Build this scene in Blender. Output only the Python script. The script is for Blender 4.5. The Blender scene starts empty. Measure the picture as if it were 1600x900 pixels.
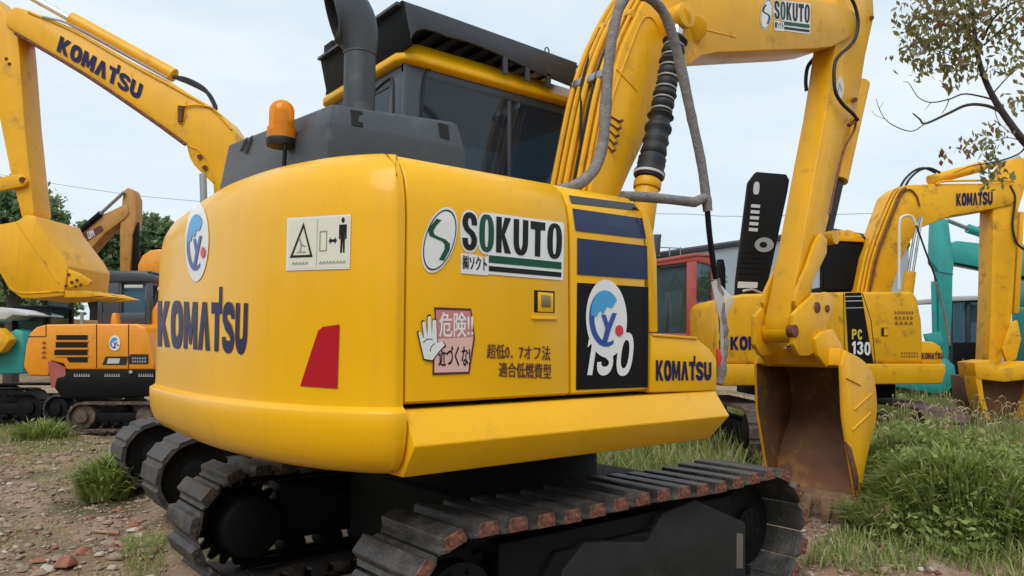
import bpy, bmesh, math, random
import numpy as np
from mathutils import Vector, Matrix, geometry, noise
from mathutils.bvhtree import BVHTree
random.seed(7); rng = np.random.default_rng(7)
SC = bpy.context.scene; COL = SC.collection
V = Vector

# ------------------------------------------------------------------ camera
FPX = 1160.0; HOR = 540.0
CAM = V((-3.40, -4.07, 1.6))
_p = math.atan((HOR-450)/FPX); _a = math.atan((2250-800)/math.hypot(FPX, HOR-450))
DIR = V((math.cos(_a), math.sin(_a), 0)); RGT = V((DIR.y, -DIR.x, 0))
FWD = DIR*math.cos(_p)+V((0,0,math.sin(_p))); UPV = -DIR*math.sin(_p)+V((0,0,math.cos(_p)))
cam = bpy.data.cameras.new('camera'); cam_o = bpy.data.objects.new('camera', cam); COL.objects.link(cam_o)
cam.sensor_width = 36; cam.lens = 36*FPX/1600; cam.clip_end = 3000; cam.clip_start = .05
M3 = Matrix((RGT, UPV, -FWD)).transposed()
cam_o.matrix_world = Matrix.Translation(CAM) @ M3.to_4x4()
SC.camera = cam_o

# ------------------------------------------------------------------ light
SUN_EL, SUN_AZ = 52, 212         # direction the light comes FROM: elevation, azimuth (deg, ccw from +x)
sun = bpy.data.lights.new('sun', 'SUN'); sun.energy = 1.5; sun.angle = math.radians(42); sun.color = (1, .96, .9)
sun_o = bpy.data.objects.new('sun', sun); COL.objects.link(sun_o)
_sd = V((math.cos(math.radians(SUN_EL))*math.cos(math.radians(SUN_AZ)), math.cos(math.radians(SUN_EL))*math.sin(math.radians(SUN_AZ)), math.sin(math.radians(SUN_EL))))
sun_o.rotation_euler = _sd.to_track_quat('Z', 'Y').to_euler(); sun_o.location = (0, 0, 30)
W = bpy.data.worlds.new('World'); SC.world = W; W.use_nodes = True
nt = W.node_tree; nt.nodes.clear()
def N(t, **k):
    n = nt.nodes.new(t)
    for a, b in k.items(): setattr(n, a, b)
    return n
out = N('ShaderNodeOutputWorld'); bg1 = N('ShaderNodeBackground'); bg2 = N('ShaderNodeBackground'); mx = N('ShaderNodeMixShader')
sky = N('ShaderNodeTexSky', sky_type='NISHITA', sun_disc=False); sky.sun_elevation = math.radians(SUN_EL); sky.sun_rotation = math.radians(90-SUN_AZ)
sky.air_density = 1.2; sky.dust_density = 2.5
nt.links.new(sky.outputs[0], bg1.inputs[0]); bg1.inputs[1].default_value = .10
tc = N('ShaderNodeTexCoord'); mp = N('ShaderNodeMapping'); mp.inputs['Scale'].default_value = (1.2, 1.2, 4.5)
nz = N('ShaderNodeTexNoise'); nz.inputs['Scale'].default_value = 1.6; nz.inputs['Detail'].default_value = 6; nz.inputs['Roughness'].default_value = .55
cr = N('ShaderNodeValToRGB'); cr.color_ramp.elements[0].position = .3; cr.color_ramp.elements[0].color = (.59, .70, .79, 1)
cr.color_ramp.elements[1].position = .68; cr.color_ramp.elements[1].color = (.80, .85, .875, 1)
nt.links.new(tc.outputs['Generated'], mp.inputs[0]); nt.links.new(mp.outputs[0], nz.inputs[0]); nt.links.new(nz.outputs[0], cr.inputs[0])
nt.links.new(cr.outputs[0], bg2.inputs[0]); bg2.inputs[1].default_value = .92
mx.inputs[0].default_value = .88
nt.links.new(bg1.outputs[0], mx.inputs[1]); nt.links.new(bg2.outputs[0], mx.inputs[2]); nt.links.new(mx.outputs[0], out.inputs[0])
SC.view_settings.view_transform = 'Standard'; SC.view_settings.look = 'None'; SC.view_settings.gamma = 1
SC.view_settings.use_curve_mapping = False; SC.view_settings.exposure = 0.43
SC.cycles.max_bounces = 8; SC.cycles.transparent_max_bounces = 16

# ------------------------------------------------------------------ picture point -> place on a real plane
def ray(x, y): return FWD + RGT*((x-800)/FPX) + UPV*((450-y)/FPX)
def onY(x, y, Y): r = ray(x, y); return CAM + r*((Y-CAM.y)/r.y)
def onX(x, y, X): r = ray(x, y); return CAM + r*((X-CAM.x)/r.x)
def onZ(x, y, Z): r = ray(x, y); return CAM + r*((Z-CAM.z)/r.z)
def onD(x, y, D): r = ray(x, y); return CAM + r*(D/r.dot(DIR))
def ground_at(px, D): p = onD(px, 540, D); p.z = 0; return p

# ------------------------------------------------------------------ materials
def mat(name, col, rough=.5, metal=0., coat=0., var=.0, vscale=6., bump=0., bscale=40., dirt=None, dirt_amt=.0, dscale=5., col2=None, spec=.5, streak=0):
    m = bpy.data.materials.new(name); m.use_nodes = True; t = m.node_tree; b = t.nodes['Principled BSDF']
    b.inputs['Base Color'].default_value = (*col, 1); b.inputs['Roughness'].default_value = rough; b.inputs['Metallic'].default_value = metal
    b.inputs['Coat Weight'].default_value = coat; b.inputs['Coat Roughness'].default_value = .13; b.inputs['Specular IOR Level'].default_value = spec
    g = t.nodes.new('ShaderNodeNewGeometry')
    last = None
    if var > 0 or col2:
        n = t.nodes.new('ShaderNodeTexNoise'); n.inputs['Scale'].default_value = vscale; n.inputs['Detail'].default_value = 5
        t.links.new(g.outputs['Position'], n.inputs['Vector'])
        r = t.nodes.new('ShaderNodeValToRGB'); r.color_ramp.elements[0].position = .3; r.color_ramp.elements[1].position = .72
        a = col2 if col2 else tuple(c*(1-var) for c in col); c2 = col if col2 else tuple(min(1, c*(1+var)) for c in col)
        r.color_ramp.elements[0].color = (*a, 1); r.color_ramp.elements[1].color = (*c2, 1)
        t.links.new(n.outputs[0], r.inputs[0]); last = r.outputs[0]
    if dirt:
        n = t.nodes.new('ShaderNodeTexNoise'); n.inputs['Scale'].default_value = dscale; n.inputs['Detail'].default_value = 8; n.inputs['Roughness'].default_value = .65
        t.links.new(g.outputs['Position'], n.inputs['Vector'])
        r = t.nodes.new('ShaderNodeValToRGB'); r.color_ramp.elements[0].position = .72-dirt_amt*.5; r.color_ramp.elements[1].position = .85-dirt_amt*.35
        r.color_ramp.elements[0].color = (0, 0, 0, 1); r.color_ramp.elements[1].color = (1, 1, 1, 1)
        t.links.new(n.outputs[0], r.inputs[0])
        mm = t.nodes.new('ShaderNodeMix'); mm.data_type = 'RGBA'
        t.links.new(r.outputs[0], mm.inputs[0])
        if last: t.links.new(last, mm.inputs[6])
        else: mm.inputs[6].default_value = (*col, 1)
        mm.inputs[7].default_value = (*dirt, 1); last = mm.outputs[2]
        rr = t.nodes.new('ShaderNodeMapRange'); rr.inputs[3].default_value = rough; rr.inputs[4].default_value = min(1, rough+.35)
        t.links.new(r.outputs[0], rr.inputs[0]); t.links.new(rr.outputs[0], b.inputs['Roughness'])
    if streak:
        mp = t.nodes.new('ShaderNodeMapping'); mp.inputs['Scale'].default_value = (9, 9, .7); t.links.new(g.outputs['Position'], mp.inputs[0])
        n = t.nodes.new('ShaderNodeTexNoise'); n.inputs['Scale'].default_value = 1.6; n.inputs['Detail'].default_value = 6; n.inputs['Roughness'].default_value = .6; t.links.new(mp.outputs[0], n.inputs[0])
        r = t.nodes.new('ShaderNodeMapRange'); r.inputs[1].default_value = .52; r.inputs[2].default_value = .78; r.inputs[4].default_value = streak; t.links.new(n.outputs[0], r.inputs[0])
        mm = t.nodes.new('ShaderNodeMix'); mm.data_type = 'RGBA'; t.links.new(r.outputs[0], mm.inputs[0]); t.links.new(last, mm.inputs[6]); mm.inputs[7].default_value = (.40, .24, .06, 1); last = mm.outputs[2]
    if last: t.links.new(last, b.inputs['Base Color'])
    if bump > 0:
        n = t.nodes.new('ShaderNodeTexNoise'); n.inputs['Scale'].default_value = bscale; n.inputs['Detail'].default_value = 4
        t.links.new(g.outputs['Position'], n.inputs['Vector'])
        bp = t.nodes.new('ShaderNodeBump'); bp.inputs['Strength'].default_value = bump; bp.inputs['Distance'].default_value = .02
        t.links.new(n.outputs[0], bp.inputs['Height']); t.links.new(bp.outputs[0], b.inputs['Normal'])
    return m
Y_ = (.80, .415, .001)
M = dict(
 paint=mat('yellow_paint', Y_, .38, coat=.28, spec=.22, var=.04, vscale=1.6, dirt=(.56, .32, .03), dirt_amt=.2, dscale=3.5, bump=.02, bscale=14, streak=.12),
 paint_boom=mat('yellow_paint_boom', (.76, .38, .004), .42, coat=.1, spec=.3, var=.07, vscale=2.2, dirt=(.42, .23, .035), dirt_amt=.3, dscale=4, streak=.3),
 paint_old=mat('yellow_paint_worn', (.74, .38, .006), .48, coat=.05, spec=.3, var=.09, vscale=2.2, dirt=(.25, .13, .04), dirt_amt=.36, dscale=4.5),
 orange=mat('orange_paint', (.74, .27, .006), .4, coat=.15, var=.06, dirt=(.36, .17, .05), dirt_amt=.3, dscale=3),
 tan=mat('tan_yellow_paint', (.42, .2, .04), .55, var=.08, dirt=(.2, .1, .04), dirt_amt=.3),
 teal=mat('teal_paint', (.018, .29, .27), .42, coat=.15, var=.1, dirt=(.08, .16, .14), dirt_amt=.3),
 red=mat('faded_red_paint', (.36, .075, .066), .55, var=.12, dirt=(.3, .12, .09), dirt_amt=.3),
 hood=mat('grey_plastic', (.038, .044, .053), .5, var=.12, vscale=3, dirt=(.16, .16, .16), dirt_amt=.28, dscale=2.2),
 dgrey=mat('dark_grey_paint', (.035, .04, .05), .45, var=.1),
 cabgrey=mat('cab_grey_paint', (.042, .051, .066), .42, coat=.1, var=.06),
 black=mat('black_paint', (.004, .004, .0045), .65, spec=.2, var=.2, dirt=(.014, .013, .012), dirt_amt=.2),
 tgrey=mat('undercarriage_grey', (.018, .018, .018), .6, spec=.3, var=.2, dirt=(.035,.033,.03), dirt_amt=.35, dscale=3),
 rubber=mat('black_rubber', (.009, .009, .011), .6, var=.2, dirt=(.035, .03, .03), dirt_amt=.2, dscale=20),
 void=mat('gap_black', (.004, .004, .004), .9),
 steel=mat('bare_steel', (.35, .35, .36), .35, metal=.9, var=.1),
 chrome=mat('chrome_rod', (.6, .6, .6), .15, metal=1),
 rust=mat('rusty_steel', (.17, .06, .03), .8, var=.3, vscale=20, dirt=(.05, .02, .012), dirt_amt=.4, dscale=15, bump=.3),
 bucket_in=mat('rusty_bucket_lining', (.22, .10, .045), .75, col2=(.09, .038, .02), vscale=2.5, dirt=(.40, .22, .035), dirt_amt=.34, dscale=2.5, bump=.15),
 foam=mat('grey_foam_wrap', (.25, .225, .215), .85, col2=(.15, .14, .14), vscale=22, bump=.5, bscale=60),
 film=mat('torn_plastic_film', (.62, .58, .52), .35, var=.15, vscale=15, bump=.6, bscale=25),
 navy=mat('navy_lettering', (.010, .010, .07), .45, spec=.25), bluepanel=mat('navy_panel', (.005, .016, .07), .35, var=.1),
 blackpanel=mat('black_panel', (.004, .004, .005), .45, spec=.2), white=mat('white_sticker', (.72, .73, .72), .4), greywhite=mat('silver_lettering', (.55, .56, .56), .4),
 cream=mat('cream_sticker', (.66, .64, .52), .45), ink=mat('black_ink', (.008, .008, .010), .45, spec=.25), greyink=mat('grey_ink', (.25, .25, .24), .5),
 sgreen=mat('green_ink', (.006, .075, .042), .45, spec=.25), sred=mat('red_reflector', (.40, .004, .012), .5, spec=.25), pink=mat('pink_sticker', (.55, .2, .2), .45), pinkl=mat('pale_pink_sticker', (.7, .42, .38), .45),
 maroon=mat('maroon_lettering', (.09, .018, .012), .5), blue1=mat('light_blue_ink', (.05, .32, .62), .4), blue2=mat('deep_blue_ink', (.02, .07, .32), .4), dotred=mat('red_ink', (.6, .03, .04), .4),
 brass=mat('brass_lock', (.28, .22, .1), .4, metal=.6), seat=mat('seat_cloth', (.03, .03, .034), .85),
 teeth=mat('tooth_steel', (.22, .13, .07), .7, var=.3, vscale=12),
 label=mat('pale_label', (.48, .48, .48), .5), yellowink=mat('gold_lettering', (.65, .5, .05), .45),
 bark=mat('bark', (.045, .035, .03), .9, var=.3, vscale=8, bump=.5), concrete=mat('grey_cladding', (.27, .32, .37), .7, var=.08, vscale=.5),
 stone=mat('rubble_stone', (.34, .26, .19), .9, col2=(.20, .145, .10), vscale=14, bump=.4), brick=mat('broken_red_brick', (.27, .105, .062), .9, var=.25, vscale=14, bump=.4),
 palestone=mat('pale_stone', (.43, .37, .30), .9, var=.15, vscale=10, bump=.3), wood=mat('weathered_board', (.36, .2, .12), .85, var=.25, vscale=12, bump=.3), wire=mat('cable_sheath', (.2, .22, .24), .7),
)
def glassmat(name, col, tr, rough=.06, tint=(.55, .68, .74)):
    m = bpy.data.materials.new(name); m.use_nodes = True; t = m.node_tree; b = t.nodes['Principled BSDF']
    b.inputs['Base Color'].default_value = (*col, 1); b.inputs['Roughness'].default_value = rough; b.inputs['Specular IOR Level'].default_value = .6
    o = t.nodes['Material Output']; tr_ = t.nodes.new('ShaderNodeBsdfTransparent'); tr_.inputs[0].default_value = (*tint, 1)
    mxx = t.nodes.new('ShaderNodeMixShader'); mxx.inputs[0].default_value = tr
    t.links.new(b.outputs[0], mxx.inputs[1]); t.links.new(tr_.outputs[0], mxx.inputs[2]); t.links.new(mxx.outputs[0], o.inputs[0])
    return m
M['glass'] = glassmat('tinted_cab_glass', (.016, .028, .045), .30)
M['glass2'] = glassmat('clear_cab_glass', (.09, .12, .12), .72)
M['film'] = glassmat('torn_plastic_film', (.66, .63, .58), .3, .35, (.9, .88, .84))
M['amber'] = glassmat('amber_lens', (.95, .36, .004), .5, .1, (1, .5, .03))
# track shoe: dark worn steel, rusty red ends (by the shoe's own coordinates)
def shoemat():
    m = mat('track_shoe_steel', (.075, .072, .07), .46, col2=(.025, .024, .023), vscale=9, bump=.4, bscale=50, dirt=(.11, .085, .07), dirt_amt=.3, dscale=9)
    t = m.node_tree; b = t.nodes['Principled BSDF']; src = b.inputs['Base Color'].links[0].from_socket
    c = t.nodes.new('ShaderNodeTexCoord'); s = t.nodes.new('ShaderNodeSeparateXYZ'); t.links.new(c.outputs['Object'], s.inputs[0])
    a = t.nodes.new('ShaderNodeMath'); a.operation = 'ABSOLUTE'; t.links.new(s.outputs[1], a.inputs[0])
    g = t.nodes.new('ShaderNodeMath'); g.operation = 'GREATER_THAN'; g.inputs[1].default_value = .286; t.links.new(a.outputs[0], g.inputs[0])
    n = t.nodes.new('ShaderNodeTexNoise'); n.inputs['Scale'].default_value = 22; t.links.new(c.outputs['Object'], n.inputs[0])
    r = t.nodes.new('ShaderNodeValToRGB'); r.color_ramp.elements[0].position = .38; r.color_ramp.elements[1].position = .62
    r.color_ramp.elements[0].color = (.09, .035, .025, 1); r.color_ramp.elements[1].color = (.21, .082, .052, 1); t.links.new(n.outputs[0], r.inputs[0])
    x = t.nodes.new('ShaderNodeMix'); x.data_type = 'RGBA'; t.links.new(g.outputs[0], x.inputs[0]); t.links.new(src, x.inputs[6]); t.links.new(r.outputs[0], x.inputs[7])
    t.links.new(x.outputs[2], b.inputs['Base Color']); return m
M['shoe'] = shoemat()
M['shoeplain'] = mat('worn_track_steel', (.055, .051, .049), .55, col2=(.02, .018, .018), vscale=9, bump=.4, bscale=50, dirt=(.13, .085, .06), dirt_amt=.4, dscale=7)
M['shoebrown'] = mat('muddy_track_steel', (.13, .085, .07), .8, col2=(.05, .035, .03), vscale=9, bump=.5, bscale=30, dirt=(.2, .14, .1), dirt_amt=.4, dscale=7)

# ------------------------------------------------------------------ object helpers
def tag(o, label=None, cat=None, group=None, kind=None):
    for k, v in (('label', label), ('category', cat), ('group', group), ('kind', kind)):
        if v: o[k] = v
    return o
def thing(name, loc, label, cat, group=None):
    o = bpy.data.objects.new(name, None); COL.objects.link(o); o.location = V(loc); o.empty_display_size = .2
    return tag(o, label, cat, group)
def adopt(o, parent):
    o.parent = parent
    if parent.type == 'EMPTY': o.matrix_parent_inverse = Matrix.Translation(-parent.location)
    return o
class MB:
    def __init__(s): s.v = []; s.f = []; s.m = []
    def add(s, vs, fs, mi=0):
        k = len(s.v); s.v += [V(q) for q in vs]; s.f += [tuple(i+k for i in f) for f in fs]; s.m += [mi]*len(fs); return s
    def prism(s, poly, vec, mi=0):
        n = len(poly); p = [V(q) for q in poly]; vec = V(vec)
        fs = [tuple(range(n))[::-1], tuple(range(n, 2*n))] + [(i, (i+1) % n, n+(i+1) % n, n+i) for i in range(n)]
        return s.add(p+[q+vec for q in p], fs, mi)
    def hull(s, a, b, mi=0):
        n = len(a); fs = [tuple(range(n))[::-1], tuple(range(n, 2*n))] + [(i, (i+1) % n, n+(i+1) % n, n+i) for i in range(n)]
        return s.add(list(a)+list(b), fs, mi)
    def box(s, c, sx, ax=(1,0,0), ay=(0,1,0), az=(0,0,1), mi=0):
        c = V(c); X, Yv, Z = V(ax)*sx[0]/2, V(ay)*sx[1]/2, V(az)*sx[2]/2
        vs = [c+X*i+Yv*j+Z*k for i in (-1, 1) for j in (-1, 1) for k in (-1, 1)]
        return s.add(vs, [(0,1,3,2), (4,6,7,5), (0,4,5,1), (2,3,7,6), (0,2,6,4), (1,5,7,3)], mi)
    def bx(s, a, b, mi=0):
        a, b = V(a), V(b); return s.box((a+b)/2, [abs(q) for q in (b-a)], mi=mi)
    def tube(s, pts, r, n=10, mi=0, cap=True):
        pts = [V(p) for p in pts]; L = len(pts); rs = r if isinstance(r, (list, tuple)) else [r]*L
        T = [(pts[min(i+1, L-1)]-pts[max(i-1, 0)]).normalized() for i in range(L)]
        u = T[0].orthogonal().normalized(); rings = []
        for i in range(L):
            u = (u - T[i]*u.dot(T[i])).normalized(); w = T[i].cross(u)
            rings.append([pts[i]+(u*math.cos(2*math.pi*k/n)+w*math.sin(2*math.pi*k/n))*rs[i] for k in range(n)])
        vs = [q for R in rings for q in R]
        fs = [(i*n+k, i*n+(k+1) % n, (i+1)*n+(k+1) % n, (i+1)*n+k) for i in range(L-1) for k in range(n)]
        if cap: fs += [tuple(range(n))[::-1], tuple((L-1)*n+k for k in range(n))]
        return s.add(vs, fs, mi)
    def loft(s, rings, closed=False, mi=0, cap=False):
        n = len(rings[0]); vs = [q for R in rings for q in R]; kk = n if closed else n-1
        fs = [(i*n+k, i*n+(k+1) % n, (i+1)*n+(k+1) % n, (i+1)*n+k) for i in range(len(rings)-1) for k in range(kk)]
        if cap: fs += [tuple(range(n))[::-1], tuple((len(rings)-1)*n+k for k in range(n))]
        return s.add(vs, fs, mi)
    def build(s, name, mats, parent=None, bevel=0, seg=2, smooth=35, fix=True):
        me = bpy.data.meshes.new(name)
        bm = bmesh.new(); vs = [bm.verts.new(q) for q in s.v]
        for f, mi in zip(s.f, s.m):
            try: fc = bm.faces.new([vs[i] for i in f]); fc.material_index = mi
            except ValueError: pass
        if fix: bmesh.ops.recalc_face_normals(bm, faces=bm.faces)
        if bevel:
            es = [e for e in bm.edges if len(e.link_faces) == 2 and e.calc_face_angle(0) > math.radians(28)]
            bmesh.ops.bevel(bm, geom=es, offset=bevel, segments=seg, affect='EDGES', clamp_overlap=True, profile=.5)
        bm.to_mesh(me); bm.free()
        for m in (mats if isinstance(mats, (list, tuple)) else [mats]): me.materials.append(m)
        if smooth:
            me.polygons.foreach_set('use_smooth', [True]*len(me.polygons)); me.set_sharp_from_angle(angle=math.radians(smooth))
        o = bpy.data.objects.new(name, me); COL.objects.link(o)
        if parent: adopt(o, parent)
        return o
def copy_obj(o, parent, mw):
    c = o.copy(); COL.objects.link(c); c.parent = parent
    if parent is not None and parent.type == 'EMPTY': c.matrix_parent_inverse = Matrix.Translation(-parent.location)
    c.matrix_basis = mw; return c
def spline(pts, n=8):
    P = [V(p) for p in pts]; P = [2*P[0]-P[1]]+P+[2*P[-1]-P[-2]]; o = []
    for i in range(1, len(P)-2):
        a, b, c, d = P[i-1:i+3]
        for k in range(n):
            t = k/n; o.append(.5*((2*b)+(c-a)*t+(2*a-5*b+4*c-d)*t*t+(3*b-a-3*c+d)*t**3))
    return o+[P[-2]]
def bvh_of(objs):
    vs, fs = [], []
    for o in objs:
        k = len(vs); vs += [v.co.copy() for v in o.data.vertices]; fs += [tuple(i+k for i in p.vertices) for p in o.data.polygons]
    return BVHTree.FromPolygons(vs, fs)
def np_mesh(name, verts, faces, mats, kind=None, mi=None, smooth=False):
    me = bpy.data.meshes.new(name); verts = np.asarray(verts, np.float32); faces = np.asarray(faces, np.int32); k = faces.shape[1]
    me.vertices.add(len(verts)); me.vertices.foreach_set('co', verts.ravel())
    me.loops.add(faces.size); me.loops.foreach_set('vertex_index', faces.ravel())
    me.polygons.add(len(faces)); me.polygons.foreach_set('loop_start', np.arange(0, faces.size, k, dtype=np.int32))
    for m in (mats if isinstance(mats, (list, tuple)) else [mats]): me.materials.append(m)
    if mi is not None: me.polygons.foreach_set('material_index', np.asarray(mi, np.int32))
    if smooth: me.polygons.foreach_set('use_smooth', [True]*len(faces))
    me.update(calc_edges=True); me.validate()
    o = bpy.data.objects.new(name, me); COL.objects.link(o)
    if kind: o['kind'] = kind
    return o

# ------------------------------------------------------------------ lettering and stickers
def stroke(pts, w):
    P = []
    for p in pts:
        if not P or (V((p[0], p[1]))-P[-1]).length > 1e-4: P.append(V((p[0], p[1])))
    L, R = [], []
    for i in range(len(P)):
        a = (P[i]-P[i-1]).normalized() if i else None; b = (P[i+1]-P[i]).normalized() if i < len(P)-1 else None
        t = (a+b).normalized() if a and b else (a or b); n = V((-t.y, t.x))
        k = 1/max(.5, (a.dot(t) if a and b else 1))
        L.append(P[i]+n*w/2*k); R.append(P[i]-n*w/2*k)
    return [tuple(q) for q in L+R[::-1]]
def ell(cx, cy, rx, ry, n=28, e=2., a0=0, a1=360, rot=0):
    o = []
    for k in range(n + (0 if a1-a0 == 360 else 1)):
        a = math.radians(a0+(a1-a0)*k/n); c, s = math.cos(a), math.sin(a)
        x = rx*math.copysign(abs(c)**(2/e), c); y = ry*math.copysign(abs(s)**(2/e), s); q = math.radians(rot)
        o.append((cx+x*math.cos(q)-y*math.sin(q), cy+x*math.sin(q)+y*math.cos(q)))
    return o
def letter(ch, W_=.9, b=.28):
    """one heavy sans letter of height 1: list of contours"""
    if ch == 'K': return [[(0,0),(0,1),(b,1),(b,.62),(W_-b*1.15,1),(W_,1),(W_*.58,.52),(W_*1.03,0),(W_-b*1.1,0),(b,.42),(b,0)]]
    if ch == 'O': return [ell(W_/2,.5,W_/2,.52,32,2.6), ell(W_/2,.5,W_/2-b,.52-b*.85,24,2.4)]
    if ch == 'M': w = W_*1.12; return [[(0,0),(0,1),(b*1.1,1),(w/2,.42),(w-b*1.1,1),(w,1),(w,0),(w-b*.92,0),(w-b*.92,.52),(w/2+.08,.1),(w/2-.08,.1),(b*.92,.52),(b*.92,0)]]
    if ch == 'A': return [[(0,0),(W_*.34,1),(W_*.68,1),(W_*1.02,0),(W_*1.02-b*1.05,0),(W_*.51,.6),(b*1.05,0)]]
    if ch == 'T': return [[(0,1),(0,.77),(W_/2-b/2,.77),(W_/2-b/2,0),(W_/2+b/2,0),(W_/2+b/2,.77),(W_,.77),(W_,1)]]
    if ch == "t": return [[(0,1),(0,.77),(W_*.30,.77),(W_*.30,0),(W_*.30+b,0),(W_*.30+b,.77),(W_*.86,.77),(W_*.86,1.32),(W_*.62,1.32),(W_*.62,1)]]
    if ch == 'U': w = W_; h = b/2; return [stroke([(h,1),(h,.4)]+ell(w/2,.4,w/2-h,.4-h+.02,14,2.2,180,360)+[(w-h,.4),(w-h,1)], b)]
    if ch == 'S':
        b = min(b, .25); w = W_; h = b/2; e1 = ell(w/2,.73,w/2-h,.29-h,14,2.2,5,190); e2 = ell(w/2,.27,w/2-h,.29-h,14,2.2,10,-175)
        return [stroke([(w-h,.68)]+e1+[(w*.32,.56),(w*.68,.44)]+e2+[(h,.31)], b)]
    if ch == '1': return [[(W_*.25,0),(W_*.25,.72),(0,.62),(0,.8),(W_*.3,1),(W_*.3+b,1),(W_*.3+b,0)]]
    if ch == '3':
        w = W_; h = b/2
        return [stroke([(h,.74)]+ell(w/2,.74,w/2-h,.28-h,12,2.2,170,-70)+ell(w/2,.28,w/2-h,.29-h,12,2.2,70,-170)+[(h,.3)], b)]
    if ch == '0': return [ell(W_/2,.5,W_/2,.52,32,2.5), ell(W_/2,.5,W_/2-b,.52-b*.9,24,2.3)]
    if ch == 'P': return [[(0,0),(0,1),(W_*.7,1),(W_,.85),(W_,.55),(W_*.7,.4),(b,.4),(b,0)], [(b,.6),(b,.8),(W_-b,.8),(W_-b,.6)]]
    if ch == 'C': w = W_; h = b/2; return [stroke([(w-h,.7)]+ell(w/2,.5,w/2-h,.52-h,20,2.3,35,325)+[(w-h,.3)], b)]
def word(s, W_=.9, b=.28, gap=.08):
    o = []; x = 0
    for ch in s:
        cs = letter(ch, W_, b); w = max(p[0] for c in cs for p in c)
        if ch == 't': w = W_*.86
        o.append([[(p[0]+x, p[1]) for p in c] for c in cs]); x += w+gap
    return o, x-gap
KOM, KOM_W = word('KOMAtSU', .9, .305, .07)
_font_cache = {}
def font_mesh(txt):
    c = bpy.data.curves.new('txt', 'FONT'); c.body = txt; c.resolution_u = 3
    o = bpy.data.objects.new('txt', c); COL.objects.link(o); dg = bpy.context.evaluated_depsgraph_get()
    me = bpy.data.meshes.new_from_object(o.evaluated_get(dg)); r = ([tuple(v.co.xy) for v in me.vertices], [tuple(p.vertices) for p in me.polygons])
    bpy.data.objects.remove(o); bpy.data.curves.remove(c); bpy.data.meshes.remove(me); return r
class Decal:
    """flat artwork in the unit square (0..1, y up) laid on a real surface over the quad of picture points TL TR BR BL"""
    def __init__(s, quad, hit, cuts=0): s.q = quad; s.hit = hit; s.cuts = cuts; s.ycuts = max(4, cuts//2); s.L = []
    def raw(s, vs, fs, mi, lay): s.L.append((vs, fs, mi, lay)); return s
    def poly(s, contours, mi, lay=0):
        vs = [V((p[0], p[1], 0)) for c in contours for p in c]
        tr = geometry.tessellate_polygon([[V((p[0], p[1], 0)) for p in c] for c in contours])
        return s.raw([(v.x, v.y) for v in vs], [tuple(t) for t in tr], mi, lay)
    def rect(s, x0, y0, x1, y1, mi, lay=0): return s.poly([[(x0,y0),(x1,y0),(x1,y1),(x0,y1)]], mi, lay)
    def word(s, w, width, box, mi, lay=0, skip=None, shear=0):
        x0, y0, x1, y1 = box
        for i, L in enumerate(w):
            m_ = mi if not (skip and i in skip) else skip[i]
            s.poly([[(x0+(p[0]+shear*p[1])/width*(x1-x0), y0+p[1]*(y1-y0)) for p in c] for c in L], m_, lay)
        return s
    def text(s, txt, box, mi, lay=0, grow=0):
        vs, fs = font_mesh(txt); xs = [v[0] for v in vs]; ys = [v[1] for v in vs]; x0, y0, x1, y1 = box
        f = lambda v: (x0+(v[0]-min(xs))/(max(xs)-min(xs))*(x1-x0), y0+(v[1]-min(ys))/(max(ys)-min(ys))*(y1-y0))
        for dx, dy in ([(0, 0)] if not grow else [(0, 0), (grow, 0), (0, grow*.6), (grow, grow*.6)]):
            s.raw([(f(v)[0]+dx, f(v)[1]+dy) for v in vs], fs, mi, lay+dx*.2+dy*.1)
        return s
    def build(s, name, mats, parent):
        bm = bmesh.new()
        lay = bm.verts.layers.float.new('lay')
        for vs, fs, mi, l in s.L:
            b = [bm.verts.new((x, y, 0)) for x, y in vs]
            for q in b: q[lay] = l
            for f in fs:
                try: bm.faces.new([b[i] for i in f]).material_index = mi
                except ValueError: pass
        for k in range(1, s.cuts):
            g = bm.verts[:]+bm.edges[:]+bm.faces[:]
            bmesh.ops.bisect_plane(bm, geom=g, plane_co=(k/s.cuts, 0, 0), plane_no=(1, 0, 0))
        if s.cuts:
            for k in range(1, s.ycuts):
                g = bm.verts[:]+bm.edges[:]+bm.faces[:]
                bmesh.ops.bisect_plane(bm, geom=g, plane_co=(0, k/s.ycuts, 0), plane_no=(0, 1, 0))
        TL, TR, BR, BL = s.q
        for v in bm.verts:
            x, y = v.co.x, v.co.y
            px = (TL[0]*(1-x)+TR[0]*x)*y+(BL[0]*(1-x)+BR[0]*x)*(1-y); py = (TL[1]*(1-x)+TR[1]*x)*y+(BL[1]*(1-x)+BR[1]*x)*(1-y)
            p, n = s.hit(px, py); v.co = p+n*(.004+.0018*v[lay])
        bmesh.ops.recalc_face_normals(bm, faces=bm.faces)
        me = bpy.data.meshes.new(name); bm.to_mesh(me); bm.free()
        for m in mats: me.materials.append(m)
        o = bpy.data.objects.new(name, me); COL.objects.link(o); return adopt(o, parent)
def hitY(Y): return lambda x, y: (onY(x, y, Y), V((0, -1, 0)))
def hitD(D): return lambda x, y: (onD(x, y, D), -DIR)
def hitB(tree, fallback):
    def h(x, y):
        r = ray(x, y).normalized(); p, n, i, d = tree.ray_cast(CAM, r)
        k = 0
        while p is None and k < 40:
            k += 1; p, n, i, d = tree.ray_cast(CAM, ray(x+k*.5, y+(.25*k if k > 20 else 0)).normalized())
        if p is None: return fallback(x, y)
        return (p, n if n.dot(r) < 0 else -n)
    return h
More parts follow.
